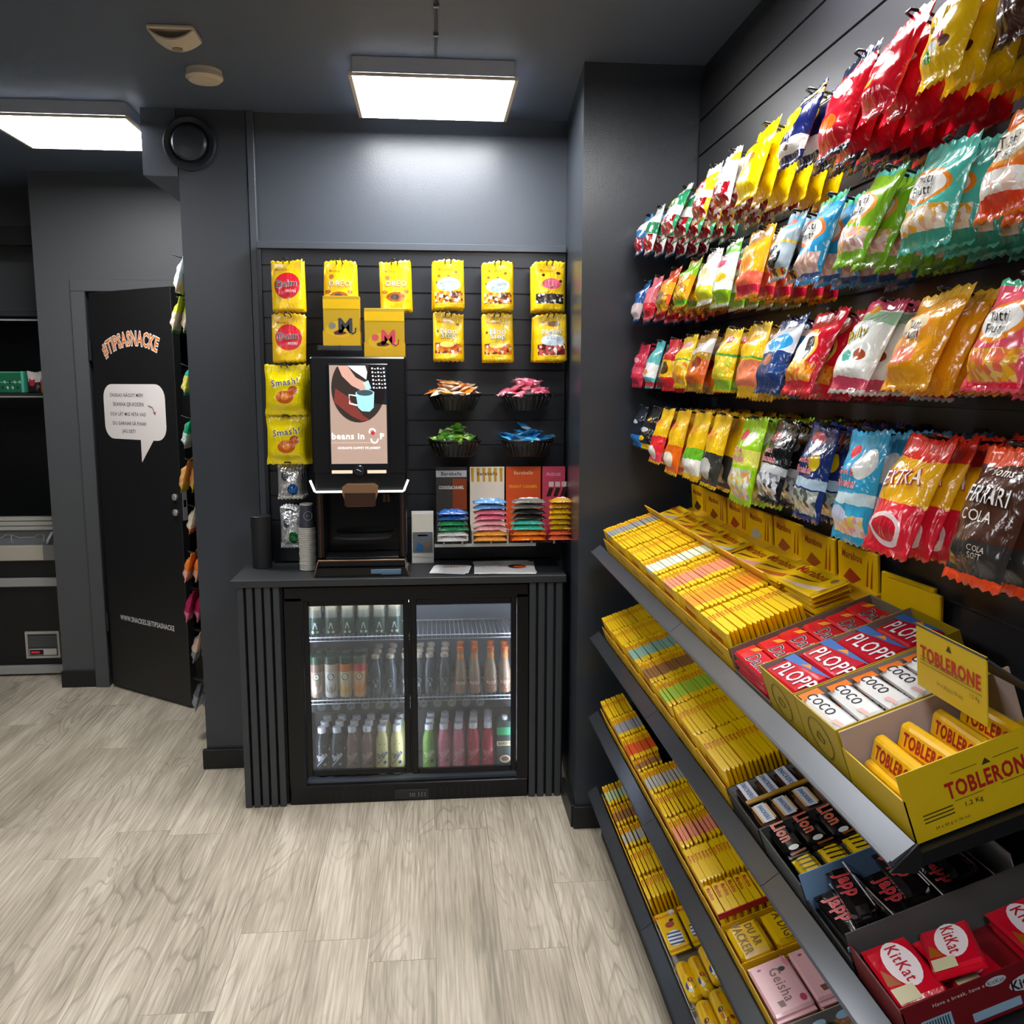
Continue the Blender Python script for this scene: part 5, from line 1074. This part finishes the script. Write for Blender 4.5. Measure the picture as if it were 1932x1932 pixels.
WK = [('toffee', 'yellow pouch with a red oval', -.527, 2.076, .118, .185, 3), ('toffee', 'yellow pouch with a red oval', -.527, 1.880, .122, .178, 3), ('cream', 'yellow biscuit pouch with white letters', -.331, 2.076, .118, .185, 4), ('cream', 'yellow biscuit pouch with white letters', -.127, 2.078, .116, .185, 2),
      ('crisp', 'yellow pouch with pale blue letters', .074, 2.084, .118, .182, 3), ('crisp', 'yellow pouch with pale blue letters', .263, 2.081, .118, .182, 3), ('dark', 'yellow pouch with pink patch and dark sweets', .462, 2.084, .122, .184, 4),
      ('nonstop', 'yellow pouch with dark-edged letters', .074, 1.888, .116, .178, 3), ('nonstop', 'yellow pouch with dark-edged letters', .261, 1.887, .118, .180, 3), ('never', 'yellow pouch with blue-edged white letters', .468, 1.887, .12, .178, 4)]
colname = {-.527: 'left end column', -.331: 'column left of the cartons', -.127: 'column above machine', .074: 'column above the orange basket', .263: 'column above the pink basket', .261: 'column above the pink basket', .462: 'right end column', .468: 'right end column'}
for i, (kd, desc, x, z, w_, h, n) in enumerate(WK):
    m_, tx = doy(kd); up = 'upper' if z > 2 else 'lower'
    bm = bagmesh(w_, h, .017, m_, tx, seed=300+i, stand=True, pinch=.0)
    hk_ = dup(hk, (x, 3.66, z-.014), (0, 0, 0)); tag(hk_, f'black hook, {colname[x]}, {up} pouch row', 'hook')
    for k in range(n):
        loc = (x+rnd.uniform(-.003, .003)*(k > 0), 3.505+k*.031, z-.004-.003*(k > 0)); rot = (-.05+rnd.uniform(-.02, .02), rnd.uniform(-.03, .03), rnd.uniform(-.08, .08))
        o = bm.obj('chocolate_pouch', None, loc, rot) if k == 0 else dup(b0, loc, rot)
        if k == 0: b0 = o
        lab = f'{desc}, {up} row, {colname[x]}' if k == 0 else f'{desc} behind, {up} row, {colname[x]}'
        tag(o, lab, 'chocolate pouch', None if k == 0 else f'pouches behind, {up} row {colname[x]}')
for i, (z, nm) in enumerate(((1.688, 'upper'), (1.502, 'lower'))):
    m_ = packmat('smash', '#efd80a', (), ((.5, .35, .22, .13, '#c85c14'), (.7, .48, .12, .09, '#b8500f'), (.5, .35, .1, .06, '#e08a30')), None, .16, .7)
    bm = bagmesh(.155, .19, .03, m_, [('Smash!', .5, .64, .13, '#2a1c18', WH, .12)], seed=400+i)
    hk_ = dup(hk, (-.545, 3.66, z-.014), (0, 0, 0)); tag(hk_, f'black wire hook with yellow crisp-chocolate bags at the niche left end, {nm}', 'hook')
    for k in range(3):
        loc = (-.542+.008*k, 3.49+k*.045, z-.002*k); o = bm.obj('chocolate_bag', None, loc, (-.1, 0, -.05*k)) if k == 0 else dup(b0, loc, (-.1, .02, -.1*k+.05))
        if k == 0: b0 = o
        tag(o, f'bright yellow bag with black letters left of the machine, {nm} hook, '+('front' if k == 0 else 'behind'), 'chocolate bag', None if k == 0 else f'yellow bags behind, {nm} hook')
for i, (x, z, w_, h, c_, nm) in enumerate(((-.543, 1.322, .098, .15, '#2f6ab0', 'blue'), (-.545, 1.140, .085, .16, '#2a7a4a', 'green'))):
    m_ = packmat('silver'+nm, '#dfe2e4', (), ((.62, .26, .22, .15, c_), (.3, .6, .14, .12, '#6a6e74')), None, .1, 1.3, .7)
    bm = bagmesh(w_, h, .02, m_, (), seed=420+i)
    hk_ = dup(hk, (x, 3.66, z-.012), (0, 0, 0)); tag(hk_, f'black wire hook with silver {nm}-marked bags left of the machine', 'hook')
    for k in range(3):
        o = bm.obj('sweets_bag', None, (x, 3.53+k*.034, z), (-.05, 0, 0)) if k == 0 else dup(b0, (x+.004*k, 3.53+k*.034, z), (-.05, 0, .05*k))
        if k == 0: b0 = o
        tag(o, f'crinkled silver bag with {nm} print left of the machine, '+('front one' if k == 0 else 'behind'), 'sweets bag', None if k == 0 else f'silver {nm}-printed bags behind')
# extra bag peeking beside the machine
tag(bagmesh(.07, .15, .016, packmat('silvergreen', '#dfe2e4'), (), seed=431).obj('sweets_bag', None, (-.47, 3.62, 1.46), (0, 0, .2)), 'narrow silver and green bag half hidden behind the machine', 'sweets bag')

# cartons standing above the machine on a clear shelf
ac = MB(); ac.box((-.41, 3.40, 1.738), (-.245, 3.655, 1.742), CLEAR).box((-.41, 3.40, 1.742), (-.245, 3.403, 1.757), CLEAR)
for x in (-.41, -.33, -.248): ac.box((x, 3.40, 1.7425), (x+.003, 3.65, 1.757), CLEAR)
tag(ac.obj('acrylic_shelf'), 'small clear acrylic shelf under the yellow cartons above the machine', 'shelf')
def mcarton(x, z, w_, h, mc, dot, low, label, y, txt):
    t = empty('chocolate_carton', label, 'carton', (x, y, z)); m = MB(); d_ = .05
    m.box((-w_/2+.002, .002, 0), (w_/2-.002, d_, h), mat('#c9a50c', .5), .001); f = front(.002, .0006)
    m.box((-w_/2+.002, .0012, h*.74), (w_/2-.002, .002, h*.93), YEL)
    m.text('Marabou', 0, h*.83, .013, f, mat('#c8641a', .5), wmax=w_*.55, off=.02)
    f1 = front(.002, .0012)
    m.add([f1(-.01+.05*cos(i*pi/10), h*.30+.035*sin(i*pi/10)) for i in range(20)], [tuple(range(20))], mat('#dcb81a', .5)); f2 = front(.002, .0020)
    m.text('M', .014, h*.40, .05, f2, mat(mc, .4), off=.03); m.tube([(.034, -.0002, h*.28), (.042, -.0002, h*.24), (.05, -.0002, h*.28), (.052, -.0002, h*.36)], .003, mat(mc, .4), 5)
    m.add([f2(-.034+.013*cos(i*pi/8), h*.40+.012*sin(i*pi/8)) for i in range(16)], [tuple(range(16))], mat(dot, .5))
    m.add([f2(-.03, h*.27), f2(-.005, h*.33), f2(.02, h*.25), f2(.0, h*.22), f2(-.025, h*.22)], [(0, 1, 2, 3, 4)], mat('#5a2424', .5)); m.obj('carton_box', t)
    b = MB(); b.prism([(-w_/2, 0), (w_/2, 0), (w_/2, h*.30), (w_/4, h*.20), (0, h*.16), (-w_/4, h*.20), (-w_/2, h*.30)], lambda a, zz, d: (a, d, zz), -.0025, -.0005, CARD); b.box((-w_/2, 0, 0), (-w_/2+.0015, d_+.01, h*.28), CARD).box((w_/2-.0015, 0, 0), (w_/2, d_+.01, h*.28), CARD)
    b.text(txt, 0, h*.08, .010, front(-.0025, .0004), mat('#a06a14', .5), wmax=w_*.6) if txt else None; b.obj('display_sleeve', t)
mcarton(-.322, 1.7575, .137, .180, '#3f4048', '#8a8480', 0, 'yellow carton with a dark letter on the clear shelf above the machine', 3.42, '')
mcarton(-.165, 1.717, .150, .176, '#d8485c', '#e05468', 0, 'yellow carton with a red letter standing on top of the machine', 3.41, '')

# baskets with wrapped sweets
def sweet(c1, c2, L=.05, W=.032):
    m = MB(); a = mat(c1, .2, coat=.4, bump=.3, bscale=70); b = mat(c2, .25, coat=.3, bump=.3, bscale=70)
    vs = []; n = 8; sec = [(-L*.62, W*.62, .001), (-L*.42, W*.30, .004), (-L*.3, W*.5, .010), (0, W*.55, .013), (L*.3, W*.5, .010), (L*.42, W*.30, .004), (L*.62, W*.62, .001)]
    for x, r1, r2 in sec: vs += [(x, r1*cos(2*pi*k/n), r2*sin(2*pi*k/n)+.003*sin(5*k+x*90)) for k in range(n)]
    for i in range(6): m.add(vs[i*n:(i+2)*n], [(k, (k+1) % n, n+(k+1) % n, n+k) for k in range(n)], a if i in (1, 2, 3) else b, smooth=True)
    return m
def flatpack(c1, c2, L=.062, W=.042):
    m = MB(); a = mat(c1, .15, coat=.5, bump=.5, bscale=60); b = mat(c2, .2, coat=.4, bump=.4, bscale=60); nx, ny = 8, 4; vs = []; uv = []
    for sgn in (1, -1):
        for i in range(nx+1):
            for j in range(ny+1):
                u, v = -1+2*i/nx, -1+2*j/ny; z = sgn*.010*(1-abs(u)**2.5)*(1-v*v)+.0012*sin(7*u+3*v); vs.append((u*L/2, v*W/2*(1-.1*(1-abs(u))), z))
    n = (nx+1)*(ny+1)
    for i in range(nx):
        F = []
        for j in range(ny):
            q = i*(ny+1)+j; F += [(q, q+ny+1, q+ny+2, q+1), (n+q, n+q+1, n+q+ny+2, n+q+ny+1)]
        m.add(vs, F, b if i in (0, 1, nx-1) else a, smooth=True)
    return m
def basket(x, z, cols, nm, nn, maker, y=3.535, top=.055, seed=1):
    t = empty('wicker_basket', f'black oval wicker basket of {nm} sweets on the niche wall', 'basket', (x, y, z))
    m = MB(); m.lathe([(.066, 0), (.070, .002), (.096, .052), (.103, .060), (.100, .064), (.094, .055), (.064, .004), (.001, .004)], mat('#141312', .4, bump=.5, bscale=90, name='black_wicker'), 32, sy=.86)
    m.obj('bowl', t)
    m = MB()
    for i in range(26):
        a = 2*pi*i/26; m.tube([(.072*cos(a), .072*.86*sin(a), .004), (.085*cos(a+.04), .085*.86*sin(a+.04), .028), (.099*cos(a), .099*.86*sin(a), .056)], .0028, mat('#1c1a18', .35), 4)
    m.obj('ribs', t); m = MB(); m.tube([(.102*cos(2*pi*i/32), .102*.86*sin(2*pi*i/32), .062+.0015*(i % 2)) for i in range(32)], .0045, mat('#1c1a18', .35), 6, True); m.obj('rim', t)
    r = random.Random(seed); P = [maker(*c) for c in cols]; Q = [None]*len(P)
    for i in range(nn):
        if i < 12: rad, h_ = r.uniform(.055, .088), r.uniform(.052, .064)
        elif i < 20: rad, h_ = r.uniform(.02, .065), r.uniform(.066, .080)
        else: rad, h_ = r.uniform(0, .035), r.uniform(.082, min(.108, .064+top))
        a = i*2.399 if i >= 12 else i*2*pi/12+.2; k = i % len(P)
        loc = (x+rad*cos(a), y+rad*.85*sin(a), z+h_+.008); rot = (r.uniform(-.4, .4), r.uniform(-.4, .4), r.uniform(0, 6.28))
        o = P[k].obj('wrapped_sweet', None, loc, rot) if Q[k] is None else dup(Q[k], loc, rot)
        if Q[k] is None: Q[k] = o
        tag(o, f'{nm} wrapped sweet heaped in the {nm} basket on the niche wall', 'sweet', f'{nm} sweets in the basket')
basket(.095, 1.515, [('#e8a860', '#efdcc8'), ('#f0dcc8', '#e88c3c'), ('#e8781c', '#f0c8a0'), ('#c8b08c', '#e8dcd0')], 'orange and cream', 26, lambda a, b: flatpack(a, b, .075, .055), top=.075, seed=3)
basket(.378, 1.515, [('#e87890', '#f0a0b0'), ('#d85878', '#f0b8c4')], 'pink', 30, lambda a, b: sweet(a, b, .06, .036), top=.055, seed=5)
basket(.096, 1.335, [('#4f9a24', '#8fc040'), ('#6aac30', '#c8d8a0'), ('#3f6a2c', '#6a8850')], 'green', 28, lambda a, b: sweet(a, b, .06, .034), top=.05, seed=8)
basket(.382, 1.335, [('#2f9cd4', '#5ab8e4'), ('#1f78b8', '#a8c8dc'), ('#2a88c4', '#3a6a98')], 'blue', 24, lambda a, b: flatpack(a, b, .088, .058), top=.08, seed=12)

# clear shelf with protein bar boxes
m = MB(); m.box((.012, 3.38, 1.012), (.54, 3.655, 1.016), CLEAR)
CLR2 = mat('#b8bcc0', .1, coat=.5, name='clear_plastic_post')
t = empty('acrylic_shelf', 'clear acrylic bar shelf with front posts on the niche wall, right of the leaflet holder', 'shelf', (0, 0, 0)); m.obj('tray', t)
for x in (.048, .118, .158, .228, .292, .384, .472): MB().lathe([(.005, 1.008), (.0035, 1.02), (.0035, 1.05), (.007, 1.062)], CLR2, 8, (x, 3.378, 0)).obj('divider_post', t)
MB().box((.012, 3.375, 1.0), (.40, 3.379, 1.012), CLR2).obj('front_lip', t)
BX = [(.082, .124, '#35332f', 'dark grey and brown', '#efe8e0', [('Barebells', .0, .245, .014, '#2a2826'), ('COOKIES&CARAMEL', 0, .190, .013, '#f0ece8')]),
      (.225, .140, '#e4dccc', 'cream and gold striped', '#c89a14', [('Barebells', 0, .245, .014, '#5a4a30')]),
      (.371, .142, '#d8521a', 'orange', '#e8641c', [('Barebells', 0, .247, .013, '#f0c8a0'), ('PEANUT CARAMEL', 0, .192, .012, '#f0b820')]),
      (.494, .094, '#d84a68', 'pink', '#e05a78', [('FUDGE', 0, .240, .012, '#f0c0cc')])]
BARS = [('#2455a0', '#2f8a58', '#d8d8d8'), ('#5a90c8', '#e0708c', '#e8a8b0', '#f0a848'), ('#6a6660', '#2e2c2a', '#48c0a8', '#f08020'), ('#c8901c', '#e8b814', '#c89c10', '#e86a3c')]
for i, (x, w_, c_, nm, c2, tx) in enumerate(BX):
    t = empty('bar_carton', f'open {nm} protein bar carton on the clear shelf', 'carton', (x, 3.40, 1.017)); m = MB(); M_ = mat(c_, .45); h = .272; W2 = w_/2-.001
    m.box((-W2, .165, 0), (W2, .168, h), M_).box((-W2, 0, 0), (W2, .168, .002), M_).box((-W2, 0, .002), (-W2+.002, .165, .04), M_).box((W2-.002, 0, .002), (W2, .165, .04), M_).box((-W2, 0, .002), (W2, .002, .022), mat(c2, .45))
    f = front(.165, .0006); f0 = front(.165, .0003)
    if i == 0: m.add([f0(-W2, .232), f0(W2, .232), f0(W2, .258), f0(-W2, .258)], [(0, 1, 2, 3)], mat('#b8bcc0', .4)); m.add([f0(.005, .10), f0(W2, .10), f0(W2, .225), f0(.005, .225)], [(0, 1, 2, 3)], mat('#8a3a10', .4))
    if i == 1:
        for j in range(6): m.add([f0(-W2+.006+j*.023, .212), f0(-W2+.015+j*.023, .212), f0(-W2+.016+j*.023, .268), f0(-W2+.003+j*.023, .268)], [(0, 1, 2, 3)], mat('#c8981c', .4))
    if i == 3:
        for j in range(3): m.add([f0(-.03+j*.028, .15), f0(-.012+j*.028, .15), f0(.0+j*.028, .185), f0(-.018+j*.028, .185)], [(0, 1, 2, 3)], mat('#3a1c18', .4)); m.add([f0(-.02+j*.026, .19), f0(.0+j*.026, .19), f0(.0+j*.026, .21), f0(-.02+j*.026, .21)], [(0, 1, 2, 3)], mat('#e8e0dc', .4))
    for s_, cx, cz, hh, cc_ in tx: m.text(s_, cx, cz-.0, hh, f, mat(cc_, .4), wmax=w_*.8, off=.02)
    m.obj('carton_walls', t)
    nl = [6, 8, 8, 8][i]
    for j in range(nl):
        col = BARS[i][min(len(BARS[i])-1, int((nl-1-j)/nl*len(BARS[i])))]; WB = w_*.94
        b = bagmesh(WB, .055, .014, packmat(('pb', col, j % 3 == 1), col, (), ((.5, .5, .3, .16, '#f0ece8') if j % 3 == 1 else (.5, .5, .01, .01, col),), None, .16, .8), (), seed=500+i*20+j, seal=.08, bseal=.08, nu=12, nv=8)
        o = b.obj('protein_bar', None, (x+rnd.uniform(-.003, .003), 3.425+rnd.uniform(-.004, .006), 1.025+j*.0205+.002), (-pi/2+rnd.uniform(-.08, .08)+.0, 0, rnd.uniform(-.06, .06)))
        o.rotation_euler = (-pi/2, 0, rnd.uniform(-.05, .05)); o.location.y = 3.405+.0
        nmc = {'#2455a0': 'dark blue', '#2f8a58': 'green', '#d8d8d8': 'silvery', '#5a90c8': 'blue', '#e0708c': 'pink', '#e8a8b0': 'pale pink', '#f0a848': 'yellow-orange', '#6a6660': 'grey', '#2e2c2a': 'black', '#48c0a8': 'turquoise', '#f08020': 'orange', '#c8901c': 'ochre', '#e8b814': 'yellow', '#c89c10': 'dull yellow', '#e86a3c': 'coral'}[col]
        tag(o, f'{nmc} protein bar stacked in front of the {nm} carton', 'protein bar', f'{nmc} bars before the {nm} carton')

# ================================================================== DOOR LEAF with writing
hx, hy = -1.712, 4.81; ang = math.atan2(4.439-4.816, -1.207+1.712)
LF = mat('#1a1a1b', .38, bump=.08, bscale=200, name='black_door_paint')
d = MB().box((0, 0, .012), (.63, .042, 2.068), LF, .002).obj('door_1', None, (hx, hy, 0), (0, 0, ang)); d['kind'] = 'structure'; d['label'] = 'open black door leaf with orange and white lettering'
def dobj(m, name, label=None): return m.obj(name, d, (0, 0, 0), label=label)
f0, f1, f2 = front(0, .0006), front(0, .0012), front(0, .0018)
A = MB(); OR = mat('#e8801c', .4); WHT = mat('#f4ece8', .45)
A.text('#TIPSASNACKE', .305, 1.830, .074, f0, WHT, wmax=.44, off=.06, arc=.50, rot=.05); A.text('#TIPSASNACKE', .305, 1.830, .074, f1, OR, wmax=.44, off=.012, arc=.50, rot=.05)
dobj(A, 'arched_lettering', 'orange letters edged in white')
bub = MB()
def rrect(x0, z0, x1, z1, r, tail=None, n=6):
    P = []
    for cx, cz, a0 in ((x1-r, z1-r, 0), (x0+r, z1-r, pi/2), (x0+r, z0+r, pi), (x1-r, z0+r, 1.5*pi)):
        if a0 == 1.5*pi and tail: P += tail
        P += [(cx+r*cos(a0+pi/2*i/n), cz+r*sin(a0+pi/2*i/n)) for i in range(n+1)]
    return P
PP = rrect(.072, 1.338, .552, 1.612, .07, [(.352, 1.338), (.352, 1.226), (.450, 1.338)])
bub.add([f0(*p) for p in PP], [tuple(range(len(PP)))], WHT)
for i, (s_, cx, cz, w_) in enumerate((('ÖNSKAS NÅGOT MER?', .258, 1.560, .29), ('SKANNA QR-KODEN', .268, 1.511, .24), ('OCH LÅT MIG VETA VAD', .262, 1.466, .28), ('DU GARNAR SÅ FIXAR', .270, 1.420, .265), ('JAG DET!', .262, 1.376, .115))):
    bub.text(s_, cx, cz, .022, f1, mat('#26242a', .5), wmax=w_, off=.01)
bub.tube([(.425, -.0015, 1.508), (.455, -.0015, 1.50), (.470, -.0015, 1.472)], .0022, mat('#8a5a48', .5), 4); bub.add([f1(.458, 1.476), f1(.482, 1.478), f1(.472, 1.460)], [(0, 1, 2)], mat('#c06048', .5))
dobj(bub, 'speech_bubble', 'white speech bubble with Swedish text')
dobj(MB().text('WWW.SNACKES.SE/TIPSASNACKE', .315, .400, .026, f0, mat('#e4e4e4', .5), wmax=.43, off=.02), 'web_address')
for z in (1.067, .991): dobj(MB().lathe([(.017, 0), (.017, .006), (.012, .010), (.001, .010)], mat('#b8b4ac', .3, metal=.5), 16), 'lock_escutcheon').location = (.588, 0, z)
for o in d.children:
    if o.name.startswith('lock'): o.rotation_euler = (pi/2, 0, 0)
m = MB().box((.6295, .008, .955), (.632, .034, 1.12), mat('#a8acb0', .3, metal=.5)).box((.6315, .014, 1.02), (.6325, .028, 1.055), BLACK); dobj(m, 'strike_plate')
for z in (1.78, .36): dobj(MB().lathe([(.009, -.05), (.009, .05)], LF, 10, (-.008, -.006, z)), 'hinge')

# ================================================================== FREEZER in the left recess
fz = empty('display_freezer', 'black upright freezer cabinet with aluminium bars in the left recess', 'freezer', (-2.55, 5.05, 0))
def zo(m, name): return m.obj(name, fz, (2.55, -5.05, 0))
FX = -2.06; FK = mat('#141517', .4, name='freezer_black'); X_ = -3.3
m = MB().box((X_, 5.055, .03), (FX, 5.9, .66), FK); m.box((X_, 5.75, .66), (FX, 5.9, 1.99), FK).box((FX-.02, 5.2, .66), (FX, 5.75, 1.99), FK).box((X_, 5.2, 1.955), (FX, 5.75, 1.99), FK); zo(m, 'cabinet')
zo(MB().box((X_, 5.045, 1.966), (FX, 5.20, 1.992), mat('#5a5e64', .25, metal=.7), .003).box((X_, 5.04, 1.942), (FX, 5.06, 1.95), mat('#c4c8cc', .25, metal=.3)), 'top_rail')
zo(MB().box((X_, 5.06, 1.545), (FX, 5.6, 1.565), FK).box((X_, 5.05, 1.535), (FX, 5.06, 1.562), mat('#2a2c2f', .3)).box((X_, 5.045, 1.541), (FX, 5.05, 1.547), ALU), 'upper_shelf')
m = MB()
for a, b in ((.872, .893), (.845, .868), (.82, .841)): m.box((X_, 5.05, a), (FX+.004, 5.09, b), ALU, .002)
zo(m, 'lid_profile'); zo(MB().box((X_, 5.04, .652), (FX, 5.08, .735), mat('#bdb6a8', .35, metal=.15), .004).box((FX-.06, 5.035, .652), (FX+.004, 5.085, .738), mat('#8c8c8c', .35, metal=.4), .004), 'front_profile')
zo(MB().box((X_, 5.085, .735), (FX, 5.088, .82), glassmat((.8, .82, .84), .35, (.4, .42, .44), name='grey_lid_glass')), 'lid_glass')
m = MB(); 
for i in range(3): xx = FX-.1-i*.17; m.tube([(xx-.14, 5.084, .79), (xx-.10, 5.084, .775), (xx-.02, 5.084, .775), (xx, 5.084, .79), (xx+.03, 5.084, .79), (xx+.03, 5.084, .74)], .003, mat('#b8bcbe', .2), 4)
zo(m, 'inner_basket'); zo(MB().tube([(FX-.045, 5.06, .738), (FX-.03, 5.04, .765), (FX-.008, 5.05, .81)], .008, mat('#c8cccc', .3), 8), 'lid_arm')
for z0, z1 in ((.508, .556), (.012, .060)): zo(MB().box((X_, 5.03, z0), (FX+.006 if z1 > .5 else FX+.04, 5.056, z1), mat('#a8a8a6', .32, metal=.25), .004), 'bumper_rail')
gr = zo(MB().box((-2.252, 5.045, .098), (-2.070, 5.056, .110), ALU).box((-2.252, 5.045, .236), (-2.070, 5.056, .250), ALU).box((-2.252, 5.045, .11), (-2.240, 5.056, .236), ALU).box((-2.082, 5.045, .11), (-2.070, 5.056, .236), ALU).box((-2.24, 5.052, .11), (-2.082, 5.0545, .236), mat('#3a3c3e', .5)), 'service_panel')
m = MB()
for i in range(7): m.box((-2.236, 5.050, .165+i*.009), (-2.086, 5.052, .168+i*.009), mat('#6a6c6c', .4))
m.obj('grille_bars', gr); MB().box((-2.236, 5.048, .115), (-2.09, 5.052, .15), mat('#c8c4bc', .5)).box((-2.232, 5.046, .118), (-2.16, 5.048, .146), mat('#2a0f12', .4)).box((-2.225, 5.0455, .126), (-2.18, 5.046, .138), mat('#a02030', .4, emit=.3)).obj('control_display', gr)
# packs on the upper shelf
t = empty('tea_box', 'green patterned box on the recess shelf at the left picture edge', 'box', (-2.235, 5.10, 1.566)); m = MB().box((-.09, 0, 0), (.055, .08, .112), mat('#176a4a', .5)).box((.042, -.001, 0), (.056, .08, .113), mat('#58c8a8', .5)); f = front(0, .0008)
for zz in (.052, .106): m.add([f(-.09, zz), f(.04, zz), f(.04, zz+.004), f(-.09, zz+.004)], [(0, 1, 2, 3)], mat('#7ac8a0', .5))
for k in range(8): m.add([f(-.06+k*.013, .02+.03*(k % 2)), f(-.052+k*.013, .016+.03*(k % 2)), f(-.05+k*.013, .03+.03*(k % 2)), f(-.062+k*.013, .034+.03*(k % 2))], [(0, 1, 2, 3)], mat('#b8d8c8' if k % 3 else '#10281e', .5))
m.obj('box_body', t)
for x, c1, c2, w_, nm in ((-2.128, '#2a1c18', '#c8304a', .075, 'white and dark brown'), (-2.082, '#e07818', '#e06070', .036, 'white and orange')):
    m = bagmesh(w_, .112, .02, packmat('snk'+nm, c1, ((.5, 1, '#efe6e0'),), ((.35, .55, .22, .25, c2), (.35, .75, .2, .15, '#f4e4e0')), None, .35, .3), (), seed=int(w_*1000), stand=True); tag(m.obj('snack_pouch', None, (x, 5.115, 1.678)), f'{nm} snack pouch on the recess shelf beside the green box', 'snack pouch')
tag(MB().box((-.09, -.001, 0), (.0, .0, .006), mat('#c8ccd0', .5)).obj('shelf_label', None, (-2.19, 5.74, 1.80)), 'small white label strip in the dark recess above the green box', 'label')

# ================================================================== bags on the pillar's far side
LB = [(2.16, .13, .165, '#cfe0e2', [(.02, .3, '#e8d8c0')], 'pale blue', -1.055), (1.985, .13, .155, '#d8e048', [(.05, .55, '#e0d0b8'), (.0, .06, '#6ac030')], 'yellow-green', -1.085), (1.70, .12, .14, '#2fa890', [(.1, .6, '#d8d068'), (0, .1, '#58c8a8')], 'turquoise and yellow', -1.06), (1.475, .12, .145, '#1f9a6c', [(0, .45, '#c8d8d0')], 'green', -1.06), (1.285, .13, .15, '#e8a860', [(0, .18, '#d8d020')], 'peach and yellow', -1.085), (1.075, .12, .13, '#e8dcc8', [(0, .2, '#e8804c')], 'cream', -1.07), (.87, .13, .135, '#f08838', [(0, .4, '#f0b098')], 'orange', -1.085), (.70, .12, .155, '#b82858', [(0, .3, '#e07898')], 'magenta', -1.09), (.50, .12, .15, '#e8cdb8', [(0, .35, '#8a8c90')], 'cream and grey', -1.075), (.28, .12, .15, '#5a5e64', [(0, .5, '#888c94')], 'dark grey', -1.07)]
for i, (z, w_, h, c_, bd, nm, xf) in enumerate(LB):
    y = 4.07+.02*(i % 3)
    bm = bagmesh(w_, h, .026, packmat('lb%d' % i, c_, tuple(bd), (), None, .2, .9), (), seed=700+i)
    hk_ = dup(hk, (-.966, y, z-.008), (0, 0, -pi/2)); hk_.scale = (1, .62, 1); tag(hk_, f'black wire hook with the {nm} bag behind the pillar', 'hook')
    for k in range(2):
        loc = (xf+.028+k*.036, y+.01*k, z); o = bm.obj('candy_bag', None, loc, (-.26, 0, -pi/2+.05*k)) if k == 0 else dup(b0, loc, (-.2, 0, -pi/2))
        if k == 0: b0 = o
        tag(o, f'{nm} bag peeking out from behind the pillar'+(', foremost' if k == 0 else ', second behind'), 'candy bag')
for z0, z1, c_, nm in ((1.26, 1.33, '#d8a010', 'ochre'), (1.155, 1.215, '#c8a818', 'yellow'), (.91, 1.05, '#5a0c14', 'dark red'), (.715, .83, '#3c0a10', 'deep red lower')):
    tag(MB().box((-.07, 0, 0), (0, .02, z1-z0), mat(c_, .5), .002).obj('wall_carton', None, (-.967, 4.40, z0-.12)), f'{nm} carton against the wall in the dark gap behind the pillar', 'carton')
